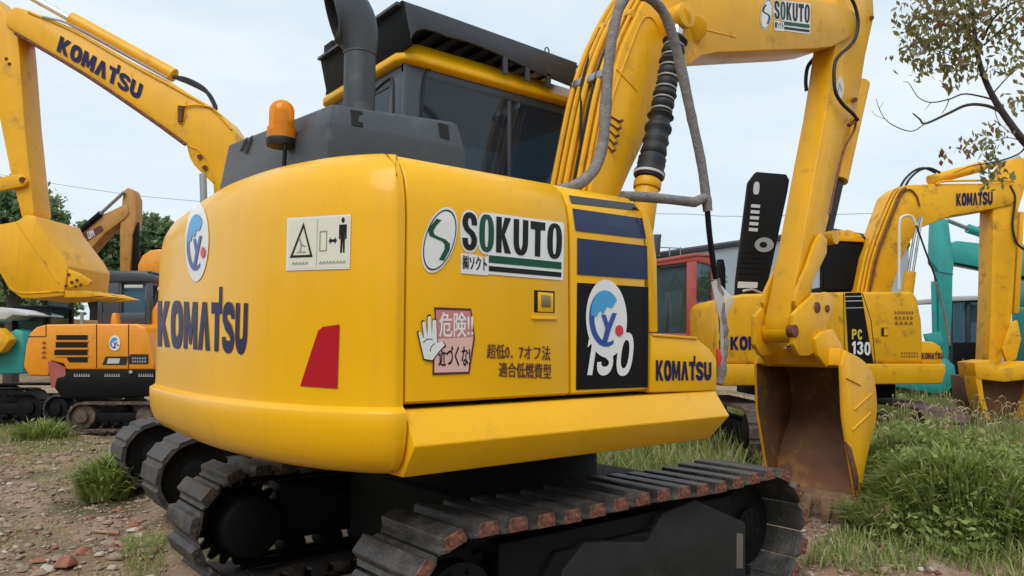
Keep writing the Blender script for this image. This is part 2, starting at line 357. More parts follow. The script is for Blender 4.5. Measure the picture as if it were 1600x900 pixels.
def globe(d, white=0, b1=1, b2=2, rd=3):
    d.poly([ell(.5,.5,.5,.5,40)], white, 0)
    d.poly([ell(.47,.5,.40,.36,28,2,50,300)+ell(.51,.5,.31,.30,28,2,300,50)], b2, 1)
    d.poly([ell(.47,.55,.36,.31,20,2,40,185)+[(.25,.52),(.33,.6),(.42,.56),(.5,.66),(.62,.64)]], b1, 2)
    d.poly([[(.36,.55),(.47,.55),(.53,.44),(.63,.58),(.74,.58),(.585,.36),(.50,.2),(.38,.2),(.47,.38)]], b2, 2.6)
    d.poly([ell(.80,.36,.1,.07,16)], rd, 3)
    return d
def sokuto(d, W=0, K=1, G=2):
    """company sticker: 0 white 1 black 2 green"""
    sh = lambda c: [(x+.115*(y-.5), y) for x, y in c]
    d.poly([sh(ell(.138,.5,.112,.5,36))], W, 0)
    d.poly([sh(ell(.138,.5,.103,.462,36)), sh(ell(.138,.5,.097,.44,36))], K, 1)
    d.poly([sh(stroke([(.098,.80),(.072,.70),(.062,.62),(.078,.555),(.12,.525),(.165,.50),(.197,.45),(.205,.37),(.185,.20)], .036))], G, 1)
    x0 = .285
    d.poly([ell(x0+.062,.675,.066,.325,28,2.6)], W, -.6); d.poly([ell(x0+.178,.675,.064,.325,28,2.6)], W, -.3)
    d.poly([[(.478,.99),(.485,1.0),(.985,1.0),(1.0,.97),(1.0,.05),(.475,.05)]], W, 0); d.poly([[(x0,.03),(.476,.03),(.476,.33),(x0+.16,.30),(x0+.08,.34),(x0,.33)]], W, .2)
    w, ww = word('SOKUTO', .40, .15, .06)
    d.word(w, ww, (x0+.01,.40,.985,.955), K, 1, {1: G})
    d.rect(.48,.23,.985,.345, G, 1); d.rect(.48,.10,.985,.18, K, 1)
    d.text('㈱ソクト', (x0+.012,.09,.465,.31), K, 1, .004)
    return d
# ==================================================================
# MAIN EXCAVATOR (machine frame = world frame: x forward, y left)
# ==================================================================
YS, YL, YC = -1.25, 1.82, .17
EX = thing('excavator', (0, YC, 0), 'large yellow excavator in the foreground with green company sticker and red rear reflector', 'excavator', 'yellow excavators')
PROF = [(0,1.36),(0,1.6),(0,1.9),(0,2.17),(.006,2.26),(.024,2.345),(.06,2.415),(.12,2.465),(.22,2.492),(.42,2.505)]
# --- counterweight
def make_counterweight():
    plan = spline([(-1.742,YS,0),(-1.80,YS+.012,0),(-1.905,-1.115,0),(-2.03,-.85,0),(-2.125,-.42,0),(-2.165,.15,0),(-2.15,.60,0),(-2.125,1.05,0),(-2.095,1.42,0),(-2.06,1.62,0),(-1.975,1.765,0),(-1.82,YL-.01,0),(-1.55,YL,0),(-1.2,YL,0)], 6)
    nr = []
    for i in range(len(plan)):
        t = (plan[min(i+1, len(plan)-1)]-plan[max(i-1, 0)]).normalized(); nr.append(V((t.y, -t.x, 0)))
    nr[0] = V((0,-1,0)); nr[-1] = V((0,1,0))
    for n, p in zip(nr, plan):
        if n.dot(p-V((-1.2, YC, 0))) < 0: n.negate()
    rows = [(.5,1.045),(.14,1.038),(.075,1.045),(.03,1.07),(-.005,1.115),(-.026,1.18),(-.033,1.24),(-.036,1.308),(-.032,1.317),(-.002,1.336)]+PROF
    rings = []
    for o, z in rows:
        R = []
        for p, n in zip(plan, nr):
            k = min(o, .12); q = p-n*k
            if o > .12: q = q+(V((-1.3, YC, 0))-q).normalized()*(o-.12)
            if p.y == YS and o > 0: q = V((p.x, YS+o, 0))
            zz = z+max(0, z-2.17)/.33*.055*max(0, 1-((p.y-.45)/1.75)**2); R.append(V((q.x, q.y, zz)))
        rings.append(R)
    mb = MB().loft(rings)
    for j in (0, len(plan)-1): mb.add([R[j] for R in rings], [tuple(range(len(rings)))])
    mb.add(rings[0], [tuple(range(len(plan)))]); mb.add(rings[-1], [tuple(range(len(plan)))])
    return mb.build('counterweight', M['paint'], EX, smooth=40)
CW = make_counterweight()
# --- body core (dark, seen only through the gaps) and slew frame
mb = MB().bx((-1.70,-1.13,1.06),(.0,1.5,2.30)).bx((-1.1,-.95,1.0),(.25,1.4,1.13)); mb.build('body_frame', M['void'], EX, bevel=.01)
def side_panel(name, x0, x1, m, ys=1, top=len(PROF), z0=1.345, d=0.):
    rings = []
    for x, ex in ((x0,.022),(x0+.003,.008),(x0+.014,0),(x1-.014,0),(x1-.003,.008),(x1,.022)):
        R = [V((x, (YS+ex+d+.02 if ys > 0 else YL-ex-.02), z0+ex*.0)), V((x, (YS+ex+d if ys > 0 else YL-ex), z0+.012))]
        R += [V((x, (YS+ex+o+d if ys > 0 else YL-ex-o), z-ex*.4)) for o, z in PROF[:top]]
        rings.append(R)
    return MB().loft(rings).build(name, m, EX, smooth=40)
DOOR = side_panel('side_door', -1.729, -.752, M['paint'])
STRIP = side_panel('side_panel', -.738, -.150, M['paint'], z0=1.345, d=.004)
side_panel('side_door', -1.19, .2, M['paint'], ys=-1)
mb = MB().bx((-1.5,-.86,2.46),(-.16,1.25,2.506)); mb.build('top_deck', M['paint'], EX, bevel=.01)
# pillar beside the tank, forward step box, skirt beam
mb = MB().prism([onY(x, y, YS+.03) for x, y in [(1004,326),(1014,338),(1022,365),(1027,405),(1029,519),(1015,519),(1013,440),(1008,372)]], (0,.75,0))
mb.build('tank', M['paint'], EX, bevel=.012)
mb = MB().prism([onY(x, y, YS+.004) for x, y in [(1018,523),(1090,529),(1110,545),(1121,562),(1121,611),(1016,614)]], (0,.7,0))
STEP = mb.build('step_box', M['paint'], EX, bevel=.015)
mb = MB().prism([onY(x, y, YS-.004) for x, y in [(1021,521),(1090,526.5),(1090,530.5),(1021,525)]], (0,.6,0)); mb.build('step_plate', M['paint_boom'], EX, bevel=.003)
def skirt(x, e=0): return [V((x,YS+.012,1.322)), V((x+e*.6,YS-.078,1.172)), V((x-e*2,YS+.02,1.03)), V((x-e*2,YS+.3,1.03)), V((x,YS+.3,1.322))]
MB().hull(skirt(-1.728), skirt(.49, .03)).build('skirt_beam', M['paint'], EX, bevel=.008)
# --- decals of the body
bodyB = bvh_of([CW, DOOR, STRIP]); HB = hitB(bodyB, hitY(YS))
# seam groove along the trim, door lock, warning plate ...
d = Decal([(246,449),(388,449),(385,560),(244,556)], HB, 50)
kw = KOM_W
d.q = [(247,447),(389,448),(386,553),(247,541)]
d.word(KOM, kw, (0,0,1,.755), 0, 0)
d.build('maker_lettering', [M['navy']], EX)
d = Decal([(291,320),(328,316),(326,437),(290,443)], HB, 26); globe(d); d.build('logo_sticker', [M['white'],M['blue1'],M['blue2'],M['dotred']], EX)
# rear warning plate
d = Decal([(450,341),(549,335),(547,420),(448,423)], HB, 10)
d.rect(0,0,1,1,0,0); d.rect(.025,.03,.975,.97,1,.6)
d.poly([[(.06,.24),(.265,.90),(.42,.24)], [(.105,.285),(.265,.80),(.378,.285)]], 2, 1.4)
d.poly([stroke([(.20,.62),(.24,.48),(.30,.44)], .025)], 3, 1.4); d.poly([stroke([(.24,.50),(.22,.36)], .02)], 3, 1.4); d.rect(.17,.33,.31,.35,3,1.4)
d.rect(.478,.06,.484,.94,3,1.3)
d.poly([[(.52,.34),(.52,.72),(.64,.72),(.64,.34)], [(.535,.36),(.535,.70),(.625,.70),(.625,.36)]], 3, 1.4)
d.poly([[(.665,.53),(.70,.60),(.70,.555),(.76,.555),(.76,.60),(.795,.53),(.76,.46),(.76,.505),(.70,.505),(.70,.46)]], 2, 1.4)
d.poly([ell(.885,.90,.026,.05,14)], 2, 1.4)
d.poly([[(.825,.82),(.945,.82),(.945,.55),(.925,.55),(.918,.70),(.92,.30),(.893,.30),(.885,.55),(.877,.30),(.848,.30),(.852,.70),(.845,.55),(.825,.55)]], 2, 1.4)
for x0, n in ((.10, 5), (.53, 8)):
    for k in range(n): d.poly([stroke([(x0+k*.052,.10),(x0+.02+k*.052,.155),(x0+.036+k*.052,.10)], .012)], 3, 1.4); d.rect(x0+k*.052,.13,x0+k*.052+.036,.14,3,1.4)
d.build('warning_sticker', [M['white'],M['cream'],M['ink'],M['greyink']], EX)
d = Decal([(470,507),(533,507),(533,609),(470,609)], HB, 8)
d.poly([[(.44,.90),(.56,.965),(.97,1),(.92,.02),(0,.06)]], 0, 0); d.build('reflector', [M['sred']], EX)
d = Decal([(655,322),(880,343),(880,443),(655,421)], HB, 12); d.q = [(655,318),(881,348),(879,443),(655,425)]
sokuto(d); SK = d.build('company_sticker', [M['white'],M['ink'],M['sgreen']], EX); SK['label'] = 'large white sticker with black and green company lettering on the engine door'
# hand warning
d = Decal([(650,480),(742,480),(742,586),(650,586)], HB, 6)
sign = [(.30,1.0),(.93,.98),(.995,.55),(.90,.02),(.27,.0),(.28,.28),(.33,.6)]
d.poly([sign], 2, 0); d.poly([[(.325,.96),(.91,.945),(.965,.56),(.34,.53)]], 0, .6); d.poly([[(.34,.53),(.965,.56),(.945,.45),(.31,.42)]], 1, .6)
d.poly([[(.31,.42),(.945,.45),(.875,.05),(.30,.035)]], 1, .6)
d.text('危険!!', (.38,.56,.95,.92), 3, 1.4, .008); d.text('近づくな!', (.37,.13,.90,.43), 4, 1.4, .008)
hand = [(.12,.24),(.26,.22),(.36,.34),(.47,.44),(.43,.50),(.34,.47),(.325,.80),(.295,.82),(.265,.80),(.25,.57),(.235,.86),(.205,.87),(.18,.85),(.175,.57),(.135,.78),(.10,.79),(.085,.76),(.12,.53),(.05,.65),(.02,.63),(.03,.58)]
hc = (.22,.5); big = [(hc[0]+(x-hc[0])*1.10, hc[1]+(y-hc[1])*1.07) for x, y in hand]
d.poly([big], 4, 2.2); d.poly([hand], 3, 3.0); d.poly([stroke([(.10,.48),(.17,.53),(.26,.53)], .012)], 4, 3.6); d.poly([stroke([(.30,.47),(.24,.42),(.22,.35)], .012)], 4, 3.6)
d.build('hand_warning_sticker', [M['dotred'],M['pinkl'],M['maroon'],M['white'],M['ink']], EX); bpy.data.objects['hand_warning_sticker'].data.materials[0] = M['pink']
d = Decal([(758,536),(862,540),(862,594),(758,590)], HB, 5)
d.text('超低0．7オフ法', (.02,.56,.97,.98), 0, 0, .006); d.text('適合低燃費型', (.20,.03,.985,.47), 0, 0, .006); d.build('japanese_lettering', [M['maroon']], EX)
# blue and black windows of the strip
def panel(px, m, name, cuts=14, r=0):
    d = Decal(px, HB, cuts); d.rect(0,0,1,1,0,0); return d.build(name, [M[m]], EX)
panel([(888,305.5),(990,319),(999,330),(892,318)], 'dgrey', 'vent_grille')
panel([(893.5,325.8),(1003,341.5),(1009,373.5),(898.5,360.7)], 'bluepanel', 'navy_panel', 14); panel([(901,372),(1010.5,384.5),(1011.5,437),(901,429)], 'bluepanel', 'navy_panel', 14)
panel([(901,441.6),(1012.5,448.6),(1011.5,605),(899,609)], 'blackpanel', 'black_panel', 14)
d = Decal([(912,516),(996,522),(996,586),(908,586)], lambda x, y: (HB(x, y)[0]-V((0,.002,0)), V((0,-1,0))), 4)
w130, ww = word('130', .78, .2, .16); d.word(w130, ww, (.02,.0,.86,1), 0, 1, shear=.22); d.build('number_lettering', [M['white']], EX)
d = Decal([(914,434),(978,440),(978,561),(914,557)], lambda x, y: (HB(x, y)[0]-V((0,.004,0)), V((0,-1,0))), 6); globe(d); d.build('logo_sticker', [M['white'],M['blue1'],M['blue2'],M['dotred']], EX)
d = Decal([(1024,553),(1111,558),(1111,595),(1024,596)], hitY(YS+.004), 0); d.word(KOM, kw, (.0,.03,1,.78), 0, 0); d.build('maker_lettering', [M['navy']], EX)
# door lock recess
def pxbox(x0, y0, x1, y1, Y, dep, m, name, bev=.003, par=EX): 
    return MB().prism([onY(x, y, Y) for x, y in [(x0,y0),(x1,y0+2),(x1,y1+1),(x0,y1)]], (0,dep,0)).build(name, m, par, bevel=bev)
pxbox(835,453,867,488,YS-.003,.012,M['void'],'lock_recess'); LK = pxbox(841,456,865,487,YS-.006,.012,M['paint'],'lock_plate'); pxbox(847,460,861,479,YS-.013,.012,M['brass'],'key_lock',.004,LK)
pxbox(833,494,872,499,YS-.012,.014,M['paint'],'door_pull',.004)
# --- engine hood
def make_hood():
    ho = [(-1.815,-.60),(-.96,-.60),(-.96,1.25),(-1.77,1.27)]
    mb = MB(); rings = []
    for z, k in ((2.36,0),(2.60,.0),(2.735,.004),(2.75,.012),(2.845,.075),(2.862,.12)):
        R = []
        for i, (x, y) in enumerate(ho):
            sx = 1 if x < -1.3 else -1; sy = 1 if y < 0 else -1
            R.append(V((x+sx*k*(.55 if sx > 0 else .3), y+sy*k*(.75 if sy > 0 else .55), z+(.05 if k > .05 and sx < 0 and sy > 0 else 0)+(.17 if k > .05 and sy < 0 else 0))))
        rings.append(R)
    mb.loft(rings, closed=True, cap=True); return mb.build('engine_hood', M['hood'], EX, bevel=.012, seg=2)
HOOD = make_hood(); hoodB = bvh_of([HOOD]); HH = hitB(hoodB, hitY(-.6))
def hslot(px, m='void', name='vent_slot'):
    d = Decal(px, HH, 10); d.rect(0,0,1,1,0,0); return d.build(name, [M[m]], HOOD)
hslot([(547,172),(566,175),(567,199),(549,196)]); hslot([(684,192),(700,196),(702,220),(687,215)])
hslot([(384,216),(388,215),(379,236),(375,237)]); hslot([(392,213),(396,212),(386,240),(382,241)])
# exhaust stack with an elbow turned to the rear
C0 = V((-1.42,-.16,3.33)); en = V((-.96,.27,0)).normalized(); e2_ = en.cross(V((0,0,1)))
mb = MB().tube([V((C0.x,C0.y,2.80)), C0-V((0,0,.005))], .093, 28).tube([C0-V((0,0,.012)), C0], .097, 28)
rings = []
for k in range(13):
    th = math.radians(106*k/12); rr = .093+.024*(k/12); rho = .135; c = C0+en*(rho-rho*math.cos(th))+V((0,0,rho*math.sin(th)*1.75)); e1 = -en*math.cos(th)+V((0,0,1))*math.sin(th)
    rings.append([c+e1*(rr*(1+.72*math.sin(min(th, math.pi/2)))*math.cos(q*math.pi/14))+e2_*(rr*math.sin(q*math.pi/14)) for q in range(28)])
mb.loft(rings, closed=True)
c = sum(rings[-1], V())/28; ins = [c+(q-c)*.93 for q in rings[-1]]; mb.loft([rings[-1], ins], closed=True)
c9 = sum(rings[-4], V())/28; inn = [c9+(q-c9)*.88 for q in rings[-4]]; mb.loft([ins, inn], closed=True, mi=1); mb.add(inn, [tuple(range(28))], 1)
mb.build('exhaust_stack', [M['hood'], M['void']], EX, smooth=50, fix=False)
# beacon lamp on its stalk
bp = onX(440, 195, -1.86); br = 21/FPX*(bp-CAM).dot(DIR); bz0, bz1 = onX(440, 221, -1.86).z, onX(440, 157, -1.86).z
B = MB().tube([V((bp.x-.02,bp.y-.09,2.40)), V((bp.x-.01,bp.y-.085,bz0-.05)), V((bp.x,bp.y-.04,bz0-.02)), V((bp.x,bp.y,bz0-.01))], .012, 8).tube([V((bp.x-.02,bp.y-.09,2.40)), V((bp.x-.02,bp.y-.09,2.52))], .03, 10).build('beacon_lamp', M['black'], EX)
MB().tube([V((bp.x,bp.y,bz0-.03)), V((bp.x,bp.y,bz0+.015))], [br*1.05, br*1.12], 24).build('lamp_base', M['rubber'], B, bevel=.004)
h = bz1-bz0
MB().tube([V((bp.x,bp.y,bz0+.012)), V((bp.x,bp.y,bz0+.075)), V((bp.x,bp.y,bz0+.08)), V((bp.x,bp.y,bz0+h*.72))]+[V((bp.x,bp.y,bz0+h*.72+h*.28*math.sin(math.radians(a)))) for a in (20,40,60,75,87)],
    [br*1.08,br*1.06,br*.93,br*.93]+[br*.93*math.cos(math.radians(a)) for a in (20,40,60,75,87)], 24).build('lamp_lens', M['amber'], B, smooth=40)
MB().tube([V((bp.x,bp.y,bz0)), V((bp.x,bp.y,bz0+.1)), V((bp.x,bp.y,bz0+.11)), V((bp.x,bp.y,bz0+h*.74))], [br*.5,br*.5,br*.62,br*.5], 14).build('reflector', M['tan'], B)
# --- cab
XR = -.875; XF = .98; CY0, CY1 = .25, 1.50; ZR = 3.56
def cabpoly(px, y, off=0): return [onY(a, b, y) for a, b in px]
CAB = MB()
CAB.bx((XR,CY0,2.2),(XR+.16,CY0+.06,ZR)).bx((XF-.08,CY0,2.2),(XF,CY0+.06,ZR)).bx((XR,CY1-.06,1.4),(XR+.12,CY1,ZR)).bx((XF-.08,CY1-.06,1.4),(XF,CY1,ZR))
CAB.bx((XR+.003,CY0+.003,1.3),(XF-.003,CY0+.063,2.28)).bx((XR+.002,CY1-.062,1.3),(XF-.002,CY1-.002,2.3)).bx((XR,CY0+.05,1.3),(XR+.05,CY1-.05,3.0))
CAB.bx((XR,CY0+.002,ZR-.10),(XF,CY0+.062,ZR)).bx((XR+.002,CY0+.05,3.42),(XR+.05,CY1-.05,ZR)).bx((XR-.0,CY0+.05,2.9),(XR+.05,CY0+.22,3.5)).bx((XR,CY1-.20,2.9),(XR+.05,CY1-.05,3.5))
CAB.bx((.02,CY1-.062,2.3),(.09,CY1-.002,ZR)).bx((.03,CY0+.01,2.2),(.085,CY0+.05,ZR))
CAB.bx((XF-.06,CY0+.05,1.3),(XF,CY1-.05,2.0)).bx((XR+.01,CY0+.05,1.3),(XF-.01,CY1-.05,1.36)).bx((XR+.002,CY1-.064,ZR-.12),(XF,CY1-.004,ZR))
cab_ob = CAB.build('cab', M['cabgrey'], EX, bevel=.018)
# rubber framed side windows of dark glass
def pane(px, y, name='side_window'):
    p = cabpoly(px, y-.004); return MB().prism(p, (0,.008,0)).build(name, M['glass'], cab_ob, bevel=0)
pane([(664,120),(672,108),(690,111),(793,146),(793,300),(657,300),(657,180)], CY0+.012); pane([(800,148),(884,164),(888,175),(886,300),(800,300)], CY0+.012)
mb = MB(); fr = [onY(a, b, CY0-.004) for a, b in [(657,300),(659,170),(664,120),(672,108),(690,111),(884,164)]]; mb.tube(spline(fr, 4), .010, 6); mb.build('window_seal', M['rubber'], cab_ob)
mb = MB(); fr = [onX(a, b, XR-.004) for a, b in [(580,146),(606,124),(613,128),(614,175),(612,240)]]; mb.tube(spline(fr, 4), .009, 6); mb.build('window_seal', M['rubber'], cab_ob)
MB().bx((XR+.01,CY0+.22,3.0),(XR+.018,CY1-.2,3.42)).build('rear_window', M['glass'], cab_ob)
MB().bx((XR+.12,CY1-.03,2.3),(XF-.08,CY1-.022,ZR-.1)).build('side_window', M['glass2'], cab_ob); MB().bx((XF-.03,CY0+.06,2.0),(XF-.022,CY1-.06,ZR-.05)).build('windscreen', M['glass2'], cab_ob)
S = MB().bx((-.35,.62,2.0),(.15,1.1,2.18)).bx((-.42,.62,2.15),(-.28,1.1,2.72)).bx((-.40,.72,2.74),(-.30,1.0,2.92)); S.build('operator_seat', M['seat'], cab_ob, bevel=.05, seg=3)
MB().tube([V((.35,.5,2.0)),V((.38,.48,2.55)),V((.36,.46,2.62))], .018, 8).tube([V((.05,.4,2.1)),V((.07,.38,2.75))], .012, 8).bx((.5,.6,2.0),(.62,1.0,2.5)).build('control_levers', M['rubber'], cab_ob)
# roof: yellow rounded band
ro = []
for z, k in ((ZR-.03,-.02),(ZR-.01,-.05),(ZR+.03,-.05),(ZR+.15,.04),(ZR+.175,.11)):
    x0, x1, y0, y1 = XR+k, XF+.02-k, CY0+k, CY1-k; c = .10
    ro.append([V(q+(z,)) for q in [(x0+c,y0),(x1-c,y0),(x1-c*.3,y0+c*.3),(x1,y0+c),(x1,y1-c),(x1-c,y1),(x0+c,y1),(x0+c*.3,y1-c*.3),(x0,y1-c),(x0,y0+c),(x0+c*.3,y0+c*.3)]])
MB().loft(ro, closed=True, cap=True).build('roof', M['paint'], cab_ob, bevel=.012)
# steel guard over the cab roof: sloping side plates, rear plate, top slats
GY = .13
gp = [(628,0),(700,25),(800,61),(902,98),(897,136),(840,113),(770,80),(735,66),(700,57),(680,49),(664,45),(652,47),(645,55),(641,66)]
gs = [onY(x, y, GY) for x, y in gp]
GRD = MB().prism(gs, (0,.02,0)).build('roof_guard', M['dgrey'], cab_ob, bevel=.004)
gl = [V((q.x, 1.44, q.z)) for q in gs]
gx0 = gs[0].x; 
MB().prism([V((q.x,1.40,q.z)) for q in (gs[0],gs[1],gs[10],gs[-1])], (0,.02,0)).build('side_plate', M['dgrey'], GRD, bevel=.004)
rear = [V((gs[0].x,GY,gs[0].z)), V((gs[0].x,1.42,gs[0].z)), V((gs[-1].x,1.42,gs[-1].z-.03)), V((gs[-1].x,GY,gs[-1].z-.02))]
MB().prism(rear, (.02,0,0)).build('rear_plate', M['black'], GRD, bevel=.004)
tx = [gs[0].x, gs[3].x]; mb = MB()
for k in range(12):
    q = k/11; x = tx[0]+(tx[1]-tx[0])*q; z = gs[0].z+(gs[3].z-gs[0].z)*q
    mb.bx((x-.03,GY+.02,z-.03),(x+.03,1.4,z-.01))
mb.hull([V((tx[0],GY+.02,gs[0].z-.012)),V((tx[0],1.4,gs[0].z-.012)),V((tx[0],1.4,gs[0].z-.004)),V((tx[0],GY+.02,gs[0].z-.004))],[V((tx[1],GY+.02,gs[3].z-.012)),V((tx[1],1.4,gs[3].z-.012)),V((tx[1],1.4,gs[3].z-.004)),V((tx[1],GY+.02,gs[3].z-.004))])
mb.build('top_plate', M['dgrey'], GRD)
for a in (790, 825, 858): 
    t = onY(a, 84+(a-770)*.33, GY); MB().bx((t.x-.02,GY+.0,t.z-.12),(t.x+.02,GY+.02,t.z+.03)).build('guard_strut', M['dgrey'], GRD)
q = onY(856, 80, GY); mb = MB().tube([q+V((-.02,.01,-.05)),q+V((-.02,.01,.02)),q+V((0,.01,.035)),q+V((.02,.01,.02)),q+V((.02,.01,-.05))], .006, 6); mb.build('lifting_loop', M['dgrey'], GRD)
mb = MB(); q = onX(519, 78, XR+.1); mb.bx(q+V((-.03,-.06,-.09)), q+V((.03,.1,.06))).tube([q+V((0,0,-.08)), q+V((0,-.02,-.26))], .012, 6).tube(spline([q+V((0,0,-.25)), q+V((-.03,.03,-.36)), q+V((-.02,.05,-.45))], 4), .006, 5); mb.build('work_lamp', M['black'], GRD, bevel=.004)
# --- boom
BR, BL = -.45, -.02
bo_px = [(905,385),(918,325),(940,205),(955,132),(975,68),(1003,8),(1030,-32),(1068,-58),(1115,-62),(1200,-32),(1275,-2),(1318,6),(1340,22),(1342,42),(1330,58),(1300,73),(1275,76),(1190,79),(1120,82),(1097,87),(1074,103),(1052,130),(1034,162),(1010,215),(985,268),(966,312),(945,385)]
bo = [onY(x, y, BR) for x, y in bo_px]
boom = MB().prism(bo, (0, BL-BR, 0)).build('boom', M['paint_boom'], EX, bevel=.018, seg=2)
# weld ribs on the side plates
mb = MB().tube(spline([onY(x, y, BR-.001) for x, y in [(938,250),(955,160),(985,75),(1003,32),(1018,28),(1030,50),(1035,80),(1033,130),(1022,170)]], 6), .007, 6)
mb.tube([onY(x, y, BR-.001) for x, y in [(963,108),(995,142)]], .005, 6).tube([onY(x, y, BR-.001) for x, y in [(1078,100),(1100,46),(1150,58)]], .006, 6); mb.build('weld_bead', M['paint_boom'], boom)
mb = MB().tube([onY(1083, 45, BR-.02), onY(1083, 45, BR+.02)], .11, 24).tube([onY(1062, 28, BR-.20), onY(1062, 28, BR+.02)], .085, 20); mb.build('pivot_boss', M['paint_boom'], boom, bevel=.008)
mb = MB()
for k in range(5): a = onY(945+k*-2.2, 176+k*9, BR-.004); b = onY(968-k*3, 190+k*11.5, BR-.004); mb.tube([a, b], .006, 6).tube([b, b+V((0,-.03,0))], .012, 8)
mb.build('grease_lines', M['rust'], boom)
d = Decal([(1185,-4),(1266,6),(1265,56),(1187,46)], hitY(BR), 0); sokuto(d); o = d.build('company_sticker', [M['white'],M['ink'],M['sgreen']], boom)
# pipes along the rear face
edge = spline(bo[1:11], 4)
def off_edge(d, y):
    r = []
    for i in range(len(edge)):
        t = (edge[min(i+1, len(edge)-1)]-edge[max(i-1, 0)]).normalized(); n = V((-t.z, 0, t.x)); r.append(V((edge[i].x+n.x*d, y, edge[i].z+n.z*d)))
    return r
for i, (y, r, dd, m) in enumerate([(-.07,.021,.035,'paint_boom'),(-.135,.019,.03,'paint_old'),(-.215,.022,.038,'paint_boom'),(-.28,.012,.022,'rubber'),(-.345,.02,.034,'paint_boom'),(-.405,.014,.024,'paint_boom')]):
    MB().tube(off_edge(dd, y), r, 8).build('hydraulic_pipe' if m != 'rubber' else 'hydraulic_hose', M[m], boom)
mb = MB(); i = 6; p = off_edge(.02, 0)[9]; t = (edge[10]-edge[8]).normalized()
for y in (-.10,-.245,-.37): mb.box(V((p.x,y,p.z)), (.07,.11,.07), ax=t, ay=(0,1,0), az=(-t.z,0,t.x))
mb.build('pipe_clamp', M['steel'], boom, bevel=.006)
mb = MB(); p = off_edge(.02, 0)[15]; t = (edge[16]-edge[14]).normalized(); mb.box(V((p.x,-.23,p.z)), (.06,.38,.05), ax=t, ay=(0,1,0), az=(-t.z,0,t.x)); mb.build('pipe_clamp', M['paint_old'], boom, bevel=.006)
mb = MB().tube(spline([off_edge(.03,-.3)[3], off_edge(.05,-.24)[6], off_edge(.05,-.17)[9], off_edge(.04,-.12)[13]], 6), .011, 6)
mb.build('hydraulic_hose', M['rubber'], boom)
# boom cylinders (right one wrapped in a black bellows)
def boom_cyl(y, bell):
    a = onY(1062, 28, -.62); b = onY(1012, 285, -.62); c = onY(1000, 372, -.62); D_ = V((0, y+.62, 0)); a, b, c = a+D_, b+D_, c+D_
    cyl = MB().tube([c, b+(b-c)*.06], .085, 20).tube([b-(b-c)*.12, b+(b-c)*.02], .098, 20).build('boom_cylinder', M['paint_boom'], EX, bevel=.006)
    MB().tube([b, a], .045, 16).build('cylinder_rod', M['chrome'], cyl); MB().tube([a-V((0,.07,0)), a+V((0,.07,0))], .095, 18).build('rod_eye', M['paint_boom'], cyl, bevel=.006)
    if bell:
        pts, rs = [], []; n = 13
        for k in range(n*4+1):
            q = k/(n*4);             pts.append(b+(a-b)*(.02+q*.86)); amp = .030 if q > .32 else .012
            rs.append((.108-.036*min(1, q/.5))+amp*(abs(math.sin(k*math.pi/4))-.5)+random.uniform(-.008,.008))
        lean = V((0,0,0)); MB().tube(pts, rs, 20).build('bellows_cover', M['rubber'], cyl, smooth=60)
        for k in range(6, n, 1): p = b+(a-b)*(.02+(k*4)/(n*4)*.86); MB().tube([p-(a-b).normalized()*.006, p+(a-b).normalized()*.006], .080, 18).build('clamp_ring', M['greyink'], cyl)
        MB().tube([b+(a-b)*.035, b+(a-b)*.048], .112, 20).build('clamp_ring', M['label'], cyl)
boom_cyl(-.62, True); boom_cyl(.16, False)
# --- arm, cylinder, linkage
AR, AL = -.41, -.165
ar_px = [(1300,30),(1306,66),(1299,120),(1290,180),(1277,250),(1261,340),(1246,425),(1232,498),(1231,515),(1240,526),(1252,518),(1262,490),(1275,420),(1296,340),(1313,240),(1321,195),(1339,176),(1344,143),(1352,90),(1366,25),(1364,-15),(1345,-50),(1320,-45)]
ARM = MB().prism([onY(x, y, AR) for x, y in ar_px], (0, AL-AR, 0)).build('arm', M['paint_boom'], EX, bevel=.014)
pb = onY(1240, 519, AR); MB().tube([V((pb.x,AR-.02,pb.z)), V((pb.x,AL+.02,pb.z))], .096, 24).build('pin_boss', M['paint_boom'], ARM, bevel=.006)
mb = MB().tube(spline([onY(x, y, BR-.03) for x, y in [(1327,-8),(1336,10),(1341,35),(1337,58),(1328,72),(1313,85),(1305,98),(1303,120),(1306,145),(1317,163),(1333,178),(1340,188)]], 6), .018, 8); mb.build('hydraulic_hose', M['rubber'], ARM)
mb = MB().tube(spline([onY(x, y, AR-.03) for x, y in [(1338,186),(1334,205),(1318,235),(1305,290),(1296,335)]], 5), .012, 8).tube([onY(1340,186,AR-.06), onY(1326,196,AR-.02)], .022, 8); mb.build('hydraulic_pipe', M['rust'], ARM)
mb = MB().tube(spline([onY(x, y, AL+.03) for x, y in [(1271,92),(1262,105),(1259,125),(1260,142)]], 5), .02, 8); mb.build('hydraulic_hose', M['rubber'], ARM)
d = Decal([(1306,120),(1318,118),(1318,160),(1306,158)], hitY(AR), 0); d.poly([ell(.5,.55,.5,.45,18)], 0, 0); d.poly([stroke([(.2,.35),(.4,.7),(.75,.4)], .08)], 1, 1); d.build('worn_sticker', [M['cream'],M['greyink']], ARM)
for x, y, dd in ((1362,28,.02),(1336,156,.05)): MB().tube([onY(x,y,AR-dd), onY(x,y,AR+.04)], .025, 10).build('grease_fitting', M['rust'], ARM)
a = onY(1330, -120, -.23); b = onY(1090, -165, -.23)
MB().tube([b, b+(a-b)*.6], .1, 16).tube([b+(a-b)*.6, a+(a-b)*.12], .045, 12, mi=1).build('arm_cylinder', [M['paint_boom'], M['chrome']], EX)
